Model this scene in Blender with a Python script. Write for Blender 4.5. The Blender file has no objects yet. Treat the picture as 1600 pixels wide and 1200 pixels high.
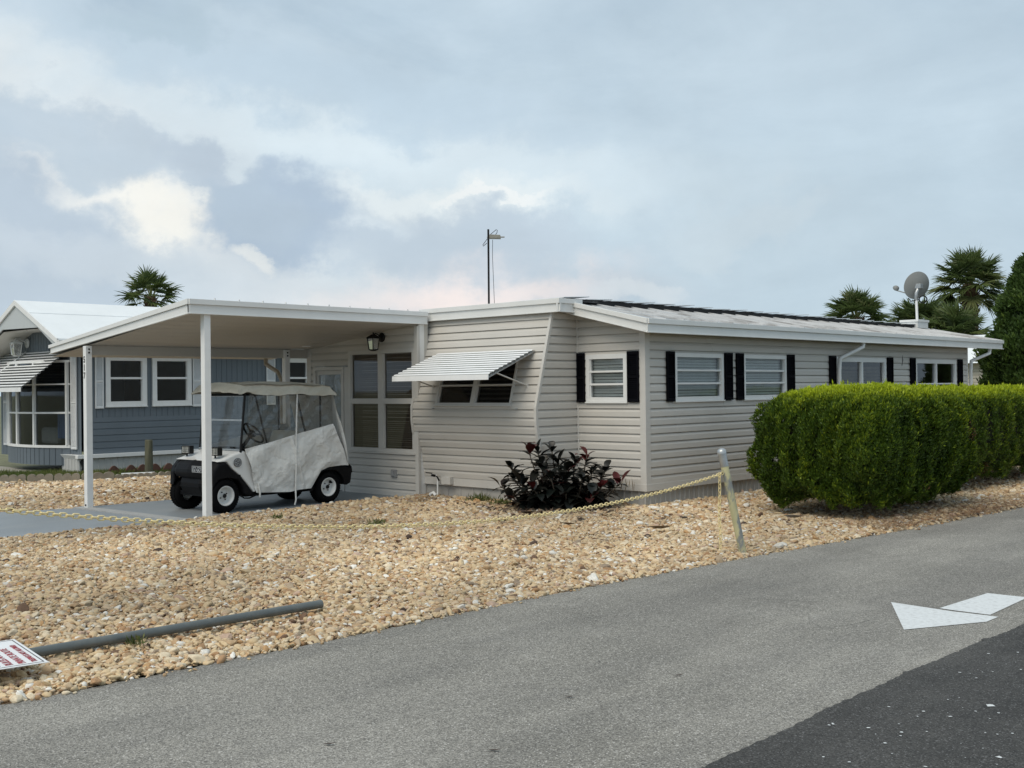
import bpy, math, random
import numpy as np
from mathutils import Vector, Matrix
from math import radians, sin, cos, pi, tan, atan, sqrt

random.seed(7); RNG = np.random.default_rng(11)
sc = bpy.context.scene
COL = sc.collection

# ------------------------------------------------------------------ camera
def hv(x, y, z): return Vector((x, y, z))
F_PX, A_PX = 1750.0, 1840.0
th = math.atan(A_PX / F_PX)                       # -X axis lies this far left of the view direction
v2 = Vector((-cos(-th), -sin(-th), 0.0))
pitch = math.atan(7.0 / F_PX); roll = radians(0.64)
fw = Vector((v2.x * cos(pitch), v2.y * cos(pitch), sin(pitch)))
r0 = Vector((v2.y, -v2.x, 0)); u0 = r0.cross(fw)
rt = r0 * cos(roll) - u0 * sin(roll); up = rt.cross(fw)
cam = bpy.data.cameras.new("camera"); camo = bpy.data.objects.new("camera", cam); COL.objects.link(camo)
M = Matrix.Identity(4)
for i in range(3):
    M[i][0] = rt[i]; M[i][1] = up[i]; M[i][2] = -fw[i]
M[2][3] = 1.66
camo.matrix_world = M
cam.sensor_width = 36; cam.sensor_fit = 'HORIZONTAL'; cam.lens = F_PX / 1600 * 36
cam.clip_start = 0.05; cam.clip_end = 3000
sc.camera = camo

# ------------------------------------------------------------------ world, sun, exposure
SUN_EL, SUN_AZ = radians(52), Vector((0.12, -0.993))
world = bpy.data.worlds.new("World"); sc.world = world; world.use_nodes = True
def make_world():
    nt = world.node_tree; N = nt.nodes; L = nt.links; N.clear()
    out = N.new('ShaderNodeOutputWorld'); bg = N.new('ShaderNodeBackground')
    sky = N.new('ShaderNodeTexSky'); sky.sky_type = 'NISHITA'; sky.sun_disc = False
    sky.sun_elevation = SUN_EL; sky.sun_rotation = math.atan2(SUN_AZ.x, SUN_AZ.y)
    tc = N.new('ShaderNodeTexCoord')
    def vm(op, a, b=None):
        n = N.new('ShaderNodeVectorMath'); n.operation = op
        for i, v in enumerate((a, b)):
            if v is None: continue
            if hasattr(v, 'is_output'): L.new(v, n.inputs[i])
            else: n.inputs[i].default_value = v
        return n.outputs['Value'] if op == 'DOT_PRODUCT' else n.outputs['Vector']
    def m(op, a, b=0.0, c=0.0, cl=False):
        n = N.new('ShaderNodeMath'); n.operation = op; n.use_clamp = cl
        for i, v in enumerate((a, b, c)):
            if hasattr(v, 'is_output'): L.new(v, n.inputs[i])
            else: n.inputs[i].default_value = v
        return n.outputs[0]
    def noise(vec, s, d, r=0.5, dist=0.0):
        n = N.new('ShaderNodeTexNoise'); n.inputs['Scale'].default_value = s; n.inputs['Detail'].default_value = d
        n.inputs['Roughness'].default_value = r; n.inputs['Distortion'].default_value = dist; L.new(vec, n.inputs['Vector']); return n
    D = tc.outputs['Generated']
    flat = vm('MULTIPLY', D, (1, 1, 2.1))
    wn = noise(vm('MULTIPLY', D, (1, 1, 1.4)), 4.6, 8, 0.6)
    off = vm('MULTIPLY', vm('SUBTRACT', wn.outputs['Color'], (0.5, 0.5, 0.5)), (0.15, 0.15, 0.11))
    wn2 = noise(vm('MULTIPLY', D, (1, 1, 1.25)), 17.0, 9, 0.6)
    off2 = vm('MULTIPLY', vm('SUBTRACT', wn2.outputs['Color'], (0.5, 0.5, 0.5)), (0.075, 0.075, 0.075))
    W = vm('ADD', vm('ADD', D, off), off2)
    U = vm('DOT_PRODUCT', W, tuple(rt)); V = vm('DOT_PRODUCT', W, (0, 0, 1))
    Fd = vm('DOT_PRODUCT', W, (v2.x, v2.y, 0)); 
    def blob(px, py, rx, ry, pw=1.0, hard=0.0, rot=0.0):            # cloud mass centred on a compass direction; hard = crisp cumulus edge
        u = (px - 800) / F_PX; v = (607 - py) / F_PX; k = 1 / sqrt(1 + u * u + v * v)
        ca, sa = cos(radians(rot)), sin(radians(rot)); a_ = m('SUBTRACT', U, u * k); b_ = m('SUBTRACT', V, v * k)
        du = m('DIVIDE', m('ADD', m('MULTIPLY', a_, ca), m('MULTIPLY', b_, -sa)), rx / F_PX); dv = m('DIVIDE', m('ADD', m('MULTIPLY', a_, sa), m('MULTIPLY', b_, ca)), ry / F_PX)
        d2 = m('ADD', m('MULTIPLY', du, du), m('MULTIPLY', dv, dv))
        if hard:
            mr = N.new('ShaderNodeMapRange'); mr.interpolation_type = 'SMOOTHSTEP'; L.new(d2, mr.inputs['Value']); mr.inputs['From Min'].default_value = 1.0 + (1.0 - hard); mr.inputs['From Max'].default_value = hard; mr.inputs['To Min'].default_value = 0.0; mr.inputs['To Max'].default_value = 1.0; g = mr.outputs[0]
        else: g = m('POWER', 2.718, m('MULTIPLY', d2, -1.0))
        return m('MULTIPLY', m('MULTIPLY', g, pw), m('GREATER_THAN', Fd, 0.0))
    big = noise(flat, 1.5, 6, 0.55, 0.4)
    fine = noise(vm('MULTIPLY', D, (1, 1, 2.6)), 4.5, 10, 0.58, 0.3)
    cr = N.new('ShaderNodeValToRGB'); L.new(m('ADD', m('MULTIPLY', big.outputs['Fac'], 0.55), m('MULTIPLY', fine.outputs['Fac'], 0.45)), cr.inputs[0])
    e = cr.color_ramp.elements
    e[0].position = 0.36; e[0].color = (0.36, 0.47, 0.57, 1)
    e[1].position = 0.66; e[1].color = (0.56, 0.66, 0.73, 1)
    c = cr.outputs['Color']
    def mix(c, fac, colr):
        n = N.new('ShaderNodeMix'); n.data_type = 'RGBA'; n.clamp_factor = True
        L.new(fac, n.inputs['Factor']); L.new(c, n.inputs['A'])
        if hasattr(colr, 'is_output'): L.new(colr, n.inputs['B'])
        else: n.inputs['B'].default_value = (*colr, 1)
        return n.outputs['Result']
    c = mix(c, blob(1250, 330, 560, 330, 0.65), (0.42, 0.53, 0.61))
    c = mix(c, blob(1230, 110, 260, 130, 0.45), (0.55, 0.65, 0.72))
    c = mix(c, blob(560, 225, 620, 85, 0.8, 0, 10), (0.66, 0.745, 0.785))
    c = mix(c, blob(150, 60, 300, 45, 0.5), (0.60, 0.69, 0.75))
    c = mix(c, blob(420, 118, 460, 46, 0.8, 0.1, 9), (0.47, 0.58, 0.67))
    c = mix(c, blob(230, 25, 70, 30, 0.7, 0.1), (0.42, 0.53, 0.61))
    c = mix(c, blob(270, 320, 330, 85, 0.95, 0, 30), (0.74, 0.77, 0.77))
    c = mix(c, blob(225, 315, 190, 34, 0.9, 0.0, 36), (0.86, 0.85, 0.79))
    c = mix(c, blob(80, 272, 80, 15, 0.8, 0.2), (0.84, 0.84, 0.80))
    c = mix(c, blob(660, 318, 210, 32, 0.8, 0.1), (0.72, 0.775, 0.785))
    c = mix(c, blob(60, 200, 190, 46, 0.9, 0.25, 8), (0.46, 0.55, 0.63))
    c = mix(c, blob(230, 228, 110, 22, 0.8, 0.2, 26), (0.49, 0.57, 0.64))
    c = mix(c, blob(20, 380, 190, 110, 1.0, 0.4, 20), (0.45, 0.53, 0.61))
    c = mix(c, blob(300, 262, 95, 24, 0.85, 0.2, 28), (0.46, 0.54, 0.62))
    c = mix(c, blob(425, 335, 120, 75, 1.0, 0.45), (0.40, 0.49, 0.59))
    c = mix(c, blob(370, 310, 90, 40, 0.9, 0.3, 20), (0.42, 0.51, 0.60))
    c = mix(c, blob(250, 415, 230, 42, 0.8, 0.1, 6), (0.53, 0.60, 0.66))
    c = mix(c, blob(690, 385, 170, 55, 0.9, 0.3), (0.47, 0.55, 0.625))
    c = mix(c, blob(560, 352, 40, 12, 0.5, 0.0), (0.70, 0.77, 0.80))
    c = mix(c, blob(380, 388, 40, 14, 0.7, 0.1, 25), (0.74, 0.76, 0.74))
    c = mix(c, blob(760, 318, 80, 8, 0.7, 0.1, 6), (0.80, 0.82, 0.81))
    c = mix(c, blob(720, 478, 210, 38, 0.95, 0, -4), (0.84, 0.75, 0.72))
    c = mix(c, blob(990, 466, 75, 20, 0.7, 0.2), (0.60, 0.66, 0.70))
    c = mix(c, blob(1150, 360, 130, 26, 0.45, 0.1, -14), (0.54, 0.62, 0.67))
    # fine wisps
    gain = m('ADD', 0.82, m('ADD', m('MULTIPLY', fine.outputs['Fac'], 0.22), m('MULTIPLY', wn2.outputs['Fac'], 0.13)))
    n = N.new('ShaderNodeVectorMath'); n.operation = 'SCALE'; L.new(c, n.inputs[0]); L.new(gain, n.inputs['Scale'])
    n2 = N.new('ShaderNodeVectorMath'); n2.operation = 'SCALE'; L.new(n.outputs[0], n2.inputs[0]); n2.inputs['Scale'].default_value = 11.8
    mx = N.new('ShaderNodeMix'); mx.data_type = 'RGBA'; mx.inputs['Factor'].default_value = 0.94
    L.new(sky.outputs[0], mx.inputs['A']); L.new(n2.outputs[0], mx.inputs['B'])
    L.new(mx.outputs['Result'], bg.inputs['Color']); bg.inputs['Strength'].default_value = 0.1
    L.new(bg.outputs[0], out.inputs[0])
make_world()
sun = bpy.data.lights.new("sun", 'SUN'); sun.energy = 2.1; sun.angle = radians(42); sun.color = (1, 0.90, 0.76)
suno = bpy.data.objects.new("sun", sun); COL.objects.link(suno)
sd = Vector((SUN_AZ.x * cos(SUN_EL), SUN_AZ.y * cos(SUN_EL), sin(SUN_EL)))
suno.rotation_euler = (-sd).to_track_quat('-Z', 'Y').to_euler()
sc.view_settings.view_transform = 'Standard'; sc.view_settings.look = 'None'
sc.view_settings.exposure = 0.0; sc.view_settings.gamma = 1
sc.render.engine = 'CYCLES'
sc.cycles.transparent_max_bounces = 24; sc.cycles.max_bounces = 8

# ------------------------------------------------------------------ materials
MATS = {}
def s2l(c): return tuple(((x / 255) / 12.92 if x / 255 <= 0.04045 else ((x / 255 + 0.055) / 1.055) ** 2.4) for x in c)
def mat(name, col, rough=0.6, metal=0.0, var=0.06, vscale=6.0, bump=0.0, bscale=60.0, spec=0.5, dirt=None, dscale=1.5, dcol=None, stretch=(1, 1, 1), spread=0.12, bdist=0.01):
    """painted / solid surface: two scales of colour variation, optional dirt patches, optional bump"""
    if name in MATS: return MATS[name]
    m = bpy.data.materials.new(name); m.use_nodes = True; nt = m.node_tree; N = nt.nodes; L = nt.links
    b = N['Principled BSDF']; b.inputs['Metallic'].default_value = metal
    b.inputs['Specular IOR Level'].default_value = spec
    tc = N.new('ShaderNodeTexCoord'); mp = N.new('ShaderNodeMapping'); L.new(tc.outputs['Object'], mp.inputs[0]); mp.inputs['Scale'].default_value = stretch
    n1 = N.new('ShaderNodeTexNoise'); n1.inputs['Scale'].default_value = vscale; n1.inputs['Detail'].default_value = 6; L.new(mp.outputs[0], n1.inputs['Vector'])
    cr = N.new('ShaderNodeValToRGB'); e = cr.color_ramp.elements
    e[0].position = 0.3; e[1].position = 0.7
    e[0].color = (*[max(0, x * (1 - var)) for x in col], 1); e[1].color = (*[min(1, x * (1 + var)) for x in col], 1)
    L.new(n1.outputs['Fac'], cr.inputs[0]); c = cr.outputs[0]
    if dirt:
        n2 = N.new('ShaderNodeTexNoise'); n2.inputs['Scale'].default_value = dscale; n2.inputs['Detail'].default_value = 9; n2.inputs['Roughness'].default_value = 0.65; L.new(mp.outputs[0], n2.inputs['Vector'])
        r2 = N.new('ShaderNodeValToRGB'); r2.color_ramp.elements[0].position = 0.5; r2.color_ramp.elements[1].position = 0.5 + spread * 2
        r2.color_ramp.elements[1].color = (dirt, dirt, dirt, 1)
        r2.color_ramp.elements[0].color = (0, 0, 0, 1); L.new(n2.outputs['Fac'], r2.inputs[0])
        mx = N.new('ShaderNodeMix'); mx.data_type = 'RGBA'; L.new(r2.outputs[0], mx.inputs['Factor']); L.new(c, mx.inputs['A'])
        mx.inputs['B'].default_value = (*(dcol or tuple(x * 0.6 for x in col)), 1); c = mx.outputs['Result']
    L.new(c, b.inputs['Base Color'])
    rr = N.new('ShaderNodeMapRange'); rr.inputs['To Min'].default_value = max(0.02, rough - 0.08); rr.inputs['To Max'].default_value = min(1, rough + 0.08)
    L.new(n1.outputs['Fac'], rr.inputs['Value']); L.new(rr.outputs[0], b.inputs['Roughness'])
    if bump:
        n3 = N.new('ShaderNodeTexNoise'); n3.inputs['Scale'].default_value = bscale; n3.inputs['Detail'].default_value = 4; L.new(mp.outputs[0], n3.inputs['Vector'])
        bp = N.new('ShaderNodeBump'); bp.inputs['Strength'].default_value = bump; bp.inputs['Distance'].default_value = bdist
        n3.inputs['Distortion'].default_value = 1.2 if bdist > 0.01 else 0.0
        L.new(n3.outputs['Fac'], bp.inputs['Height']); L.new(bp.outputs[0], b.inputs['Normal'])
    MATS[name] = m; return m
def glass(name, tint=(0.9, 0.93, 0.93), base=0.06, rough=0.02, haze=0.0, hcol=(0.5, 0.5, 0.48), wob=0.0):
    """thin pane: transparent + fresnel reflection (+ a little milky diffuse)"""
    if name in MATS: return MATS[name]
    m = bpy.data.materials.new(name); m.use_nodes = True; nt = m.node_tree; N = nt.nodes; L = nt.links; N.clear()
    out = N.new('ShaderNodeOutputMaterial'); tr = N.new('ShaderNodeBsdfTransparent'); tr.inputs[0].default_value = (*tint, 1)
    gl = N.new('ShaderNodeBsdfGlossy'); gl.inputs['Roughness'].default_value = rough; gl.inputs['Color'].default_value = (0.95, 0.97, 1, 1)
    fr = N.new('ShaderNodeFresnel'); fr.inputs[0].default_value = 1.5
    a = N.new('ShaderNodeMath'); a.operation = 'ADD'; a.inputs[1].default_value = base; a.use_clamp = True; L.new(fr.outputs[0], a.inputs[0])
    if wob:
        tc = N.new('ShaderNodeTexCoord'); nn = N.new('ShaderNodeTexNoise'); nn.inputs['Scale'].default_value = 5; nn.inputs['Detail'].default_value = 3; L.new(tc.outputs['Object'], nn.inputs['Vector'])
        bp = N.new('ShaderNodeBump'); bp.inputs['Strength'].default_value = wob; bp.inputs['Distance'].default_value = 0.05; L.new(nn.outputs[0], bp.inputs['Height'])
        L.new(bp.outputs[0], gl.inputs['Normal'])
    mx = N.new('ShaderNodeMixShader'); L.new(a.outputs[0], mx.inputs[0])
    src = tr.outputs[0]
    if haze:
        df = N.new('ShaderNodeBsdfDiffuse'); df.inputs[0].default_value = (*hcol, 1); m2 = N.new('ShaderNodeMixShader'); m2.inputs[0].default_value = haze
        if wob:
            hn = N.new('ShaderNodeMapRange'); hn.inputs['To Min'].default_value = haze * 0.4; hn.inputs['To Max'].default_value = haze * 1.6; L.new(nn.outputs[0], hn.inputs['Value']); L.new(hn.outputs[0], m2.inputs[0])
        L.new(src, m2.inputs[1]); L.new(df.outputs[0], m2.inputs[2]); src = m2.outputs[0]
    L.new(src, mx.inputs[1]); L.new(gl.outputs[0], mx.inputs[2]); L.new(mx.outputs[0], out.inputs[0])
    MATS[name] = m; return m
def leafmat(name, c1, c2, c3=None, rough=0.5, trans=0.25, attr='tint', spec=0.35, dead=None):
    """foliage: colour picked per leaf from the mesh attribute, some light passing through"""
    m = bpy.data.materials.new(name); m.use_nodes = True; nt = m.node_tree; N = nt.nodes; L = nt.links
    b = N['Principled BSDF']; b.inputs['Roughness'].default_value = rough; b.inputs['Specular IOR Level'].default_value = spec
    at = N.new('ShaderNodeAttribute'); at.attribute_name = attr
    cr = N.new('ShaderNodeValToRGB'); L.new(at.outputs['Fac'], cr.inputs[0]); e = cr.color_ramp.elements
    e[0].color = (*c1, 1); e[1].color = (*(c3 or c2), 1); e[1].position = 1.0
    if c3: k = e.new(0.5); k.color = (*c2, 1)
    if dead: kk = e.new(0.03); kk.color = (*c1, 1); e[0].color = (*dead, 1)
    L.new(cr.outputs[0], b.inputs['Base Color'])
    tl = N.new('ShaderNodeBsdfTranslucent'); L.new(cr.outputs[0], tl.inputs[0]); mx = N.new('ShaderNodeMixShader'); mx.inputs[0].default_value = trans
    L.new(b.outputs[0], mx.inputs[1]); L.new(tl.outputs[0], mx.inputs[2]); L.new(mx.outputs[0], N['Material Output'].inputs[0])
    MATS[name] = m; return m

VINYL = mat('vinyl_siding', (0.54, 0.517, 0.475), 0.55, var=0.04, vscale=1.2, dirt=0.35, dscale=0.9, dcol=(0.43, 0.40, 0.345), stretch=(1, 1, 2.5), bump=0.05, bscale=220)
TRIM = mat('trim_beige', (0.56, 0.545, 0.51), 0.5, var=0.03, dirt=0.2, dscale=2, dcol=(0.47, 0.45, 0.41))
WHITE = mat('painted_white', (0.74, 0.745, 0.73), 0.42, var=0.03, vscale=3, dirt=0.3, dscale=1.4, dcol=(0.60, 0.60, 0.57), stretch=(1, 1, 0.5))
POSTW = mat('post_white', (0.78, 0.78, 0.765), 0.4, var=0.03, dirt=0.25, dscale=5, dcol=(0.62, 0.61, 0.57))
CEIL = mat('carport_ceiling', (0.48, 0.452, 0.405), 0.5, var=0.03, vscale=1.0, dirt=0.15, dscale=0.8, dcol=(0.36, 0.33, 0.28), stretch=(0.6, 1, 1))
SKIRT = mat('skirting_grey', (0.42, 0.41, 0.385), 0.5, var=0.06, dirt=0.5, dscale=3, dcol=(0.27, 0.25, 0.21), stretch=(1, 1, 0.4))
BLACKSH = mat('shutter_black', (0.003, 0.003, 0.005), 0.8, var=0.2, spec=0.08)
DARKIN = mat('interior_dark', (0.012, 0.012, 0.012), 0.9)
BLIND = mat('blind_slat', (0.72, 0.76, 0.74), 0.5, var=0.05)
BLINDD = mat('blind_slat_dark', (0.26, 0.205, 0.145), 0.5, var=0.08)
BLINDW = mat('blind_sagging', (0.12, 0.10, 0.075), 0.7, var=0.5, vscale=3)
LOUV = mat('louver_dark', (0.045, 0.045, 0.045), 0.4)
GLS = glass('window_glass', tint=(0.97, 0.98, 0.98), base=0.0)
GLSD = glass('window_glass_bronze', tint=(0.55, 0.52, 0.48), base=0.015, rough=0.03)
GLSB = glass('window_glass_clear', tint=(0.75, 0.8, 0.82), base=0.02, rough=0.02)
ROOFW = mat('roof_metal_white', (0.44, 0.45, 0.455), 0.4, var=0.10, vscale=2, dirt=0.9, dscale=1.6, dcol=(0.20, 0.195, 0.19), stretch=(1, 3.5, 1), spread=0.07)
ROOFB = mat('blue_house_roof', (0.80, 0.82, 0.82), 0.5, var=0.03, vscale=2, dirt=0.3, dscale=1.2, dcol=(0.68, 0.70, 0.70))
SHADE = mat('shade_black', (0.012, 0.012, 0.012), 0.8)  # near-black colour painted in for the shade of gaps and holes
BLUE = mat('blue_siding', (0.122, 0.148, 0.172), 0.55, var=0.05, vscale=2, dirt=0.25, dscale=1.5, dcol=(0.09, 0.118, 0.14))
METAL = mat('galvanised', (0.42, 0.43, 0.43), 0.35, metal=0.7, var=0.12, vscale=12)
IRON = mat('black_iron', (0.006, 0.006, 0.006), 0.5, spec=0.3)
RUBBER = mat('tyre_rubber', (0.005, 0.005, 0.0055), 0.9, spec=0.08, var=0.2, bump=0.2, bscale=90)
RIMW = mat('rim_white', (0.66, 0.66, 0.64), 0.35, dirt=0.4, dscale=9, dcol=(0.4, 0.38, 0.35))
PLASB = mat('black_plastic', (0.004, 0.004, 0.005), 0.55, spec=0.14, var=0.2, vscale=4, bump=0.08, bscale=150)
CARTW = mat('cart_body_white', (0.70, 0.70, 0.68), 0.3, var=0.03, dirt=0.25, dscale=4, dcol=(0.52, 0.51, 0.47))
CLOTH = mat('enclosure_fabric', (0.66, 0.66, 0.635), 0.75, var=0.06, vscale=5, dirt=0.3, dscale=2.5, dcol=(0.50, 0.50, 0.47), bump=0.9, bscale=7, bdist=0.03)
CANVAS = mat('canopy_fabric', (0.50, 0.47, 0.39), 0.8, var=0.08, vscale=5, dirt=0.45, dscale=3, dcol=(0.33, 0.31, 0.25), bump=0.8, bscale=9, bdist=0.02)
VINYLCLR = glass('clear_vinyl', tint=(0.82, 0.81, 0.78), base=0.0, rough=0.06, haze=0.07, hcol=(0.45, 0.45, 0.43), wob=0.04)
SCREEN = glass('windscreen_clear', tint=(0.86, 0.88, 0.89), base=0.0, rough=0.03, haze=0.05, hcol=(0.45, 0.46, 0.46), wob=0.03)

# ------------------------------------------------------------------ tagging helpers
def tag(o, label=None, cat=None, group=None, kind=None):
    if label: o['label'] = label
    if cat: o['category'] = cat
    if group: o['group'] = group
    if kind: o['kind'] = kind
    return o
def empty(name, loc, label, cat, group=None):
    o = bpy.data.objects.new(name, None); COL.objects.link(o); o.location = loc; o.empty_display_size = 0.2
    return tag(o, label, cat, group)
def put(o, parent):
    if parent is not None:
        o.parent = parent
        p = parent; off = Vector((0, 0, 0))
        while p is not None: off += p.location; p = p.parent
        o.location = o.location - off
    return o

class MB:
    """collects geometry in world coordinates; build() links it as one mesh object"""
    def __init__(s): s.v = []; s.f = []; s.mi = []; s.sm = []
    def add(s, vs, fs, mi=0, smooth=False):
        b = len(s.v); s.v += [tuple(v) for v in vs]
        for f in fs: s.f.append(tuple(b + i for i in f)); s.mi.append(mi); s.sm.append(smooth)
        return s
    def box(s, a, b, mi=0):
        x0, y0, z0 = [min(a[i], b[i]) for i in range(3)]; x1, y1, z1 = [max(a[i], b[i]) for i in range(3)]
        return s.add([(x0, y0, z0), (x1, y0, z0), (x1, y1, z0), (x0, y1, z0), (x0, y0, z1), (x1, y0, z1), (x1, y1, z1), (x0, y1, z1)],
                     [(0, 3, 2, 1), (4, 5, 6, 7), (0, 1, 5, 4), (1, 2, 6, 5), (2, 3, 7, 6), (3, 0, 4, 7)], mi)
    def hexa(s, p, mi=0):   # eight corners, bottom ring then top ring
        return s.add(p, [(0, 3, 2, 1), (4, 5, 6, 7), (0, 1, 5, 4), (1, 2, 6, 5), (2, 3, 7, 6), (3, 0, 4, 7)], mi)
    def quad(s, a, b, c, d, mi=0): return s.add([a, b, c, d], [(0, 1, 2, 3)], mi)
    def prism(s, poly, fn, t0, t1, mi=0):   # poly of 2-D points, fn(p, t) -> 3-D
        n = len(poly); vs = [fn(p, t0) for p in poly] + [fn(p, t1) for p in poly]
        fs = [tuple(range(n - 1, -1, -1)), tuple(range(n, 2 * n))] + [(i, (i + 1) % n, n + (i + 1) % n, n + i) for i in range(n)]
        return s.add(vs, fs, mi)
    def tube(s, path, r, seg=10, mi=0, cap=True, closed=False):
        P = [Vector(p) for p in path]; n = len(P); rs = r if isinstance(r, (list, tuple)) else [r] * n
        vs = []; prev = None
        for i in range(n):
            if closed: t = P[(i + 1) % n] - P[i - 1]
            else: t = P[min(i + 1, n - 1)] - P[max(i - 1, 0)]
            t.normalize()
            if prev is None:
                a = Vector((0, 0, 1)) if abs(t.z) < 0.9 else Vector((1, 0, 0)); x = t.cross(a).normalized()
            else: x = (prev - t * prev.dot(t)).normalized()
            prev = x; y = t.cross(x)
            for k in range(seg):
                a = 2 * pi * k / seg; vs.append(P[i] + x * (cos(a) * rs[i]) + y * (sin(a) * rs[i]))
        fs = []; m = n if closed else n - 1
        for i in range(m):
            j = (i + 1) % n
            for k in range(seg): fs.append((i * seg + k, i * seg + (k + 1) % seg, j * seg + (k + 1) % seg, j * seg + k))
        s.add(vs, fs, mi, True)
        if cap and not closed:
            s.add(vs[:seg], [tuple(range(seg - 1, -1, -1))], mi); s.add(vs[-seg:], [tuple(range(seg))], mi)
        return s
    def lathe(s, prof, origin, axis, seg=28, mi=0, smooth=True):   # prof: (radius, along)
        o = Vector(origin); ax = Vector(axis).normalized(); a = Vector((0, 0, 1)) if abs(ax.z) < 0.9 else Vector((1, 0, 0))
        x = ax.cross(a).normalized(); y = ax.cross(x); vs = []
        for r, h in prof:
            for k in range(seg):
                t = 2 * pi * k / seg; vs.append(o + ax * h + x * (cos(t) * r) + y * (sin(t) * r))
        fs = [(i * seg + k, i * seg + (k + 1) % seg, (i + 1) * seg + (k + 1) % seg, (i + 1) * seg + k) for i in range(len(prof) - 1) for k in range(seg)]
        return s.add(vs, fs, mi, smooth)
    def build(s, name, mats, parent=None, bevel=0.0, recalc=True):
        me = bpy.data.meshes.new(name); me.from_pydata(s.v, [], s.f)
        for m in (mats if isinstance(mats, (list, tuple)) else [mats]): me.materials.append(m)
        me.polygons.foreach_set('material_index', s.mi); me.polygons.foreach_set('use_smooth', s.sm)
        me.update()
        o = bpy.data.objects.new(name, me); COL.objects.link(o)
        if recalc:
            import bmesh
            bm = bmesh.new(); bm.from_mesh(me); bmesh.ops.remove_doubles(bm, verts=bm.verts, dist=1e-5) if bevel else None
            bmesh.ops.recalc_face_normals(bm, faces=bm.faces); bm.to_mesh(me); bm.free()
        if bevel:
            md = o.modifiers.new('bevel', 'BEVEL'); md.width = bevel; md.segments = 2; md.limit_method = 'ANGLE'; md.angle_limit = radians(40)
        if parent is not None: put(o, parent)
        return o
def array_mesh(name, V, Fq, m, parent=None, attr=None, smooth=False):
    me = bpy.data.meshes.new(name); V = np.asarray(V, np.float32); Fq = np.asarray(Fq, np.int32); k = Fq.shape[1]
    me.vertices.add(len(V)); me.vertices.foreach_set('co', V.ravel())
    me.loops.add(Fq.size); me.loops.foreach_set('vertex_index', Fq.ravel())
    me.polygons.add(len(Fq)); me.polygons.foreach_set('loop_start', np.arange(0, Fq.size, k, dtype=np.int32))
    if smooth: me.polygons.foreach_set('use_smooth', np.ones(len(Fq), bool))
    if attr is not None:
        a = me.attributes.new('tint', 'FLOAT', 'POINT'); a.data.foreach_set('value', np.asarray(attr, np.float32))
    me.materials.append(m); me.update(calc_edges=True); me.validate()
    o = bpy.data.objects.new(name, me); COL.objects.link(o)
    if parent is not None: put(o, parent)
    return o
def text_obj(name, txt, size, mtx, m, parent, extrude=0.001, align='LEFT', sx=1.0):
    cu = bpy.data.curves.new(name, 'FONT'); cu.body = txt; cu.size = size; cu.extrude = extrude; cu.align_x = align; cu.offset = size * 0.012
    tmp = bpy.data.objects.new(name, cu); COL.objects.link(tmp)
    dg = bpy.context.evaluated_depsgraph_get(); me = bpy.data.meshes.new_from_object(tmp.evaluated_get(dg))
    bpy.data.objects.remove(tmp); me.transform(mtx @ Matrix.Diagonal((sx, 1, 1, 1))); me.materials.clear(); me.materials.append(m)
    o = bpy.data.objects.new(name, me); COL.objects.link(o)
    if parent is not None: put(o, parent)
    return o
def frame_mtx(o, ex, ey):
    ex = Vector(ex).normalized(); ey = Vector(ey).normalized(); ez = ex.cross(ey)
    m = Matrix.Identity(4)
    for i in range(3): m[i][0] = ex[i]; m[i][1] = ey[i]; m[i][2] = ez[i]; m[i][3] = o[i]
    return m

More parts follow.
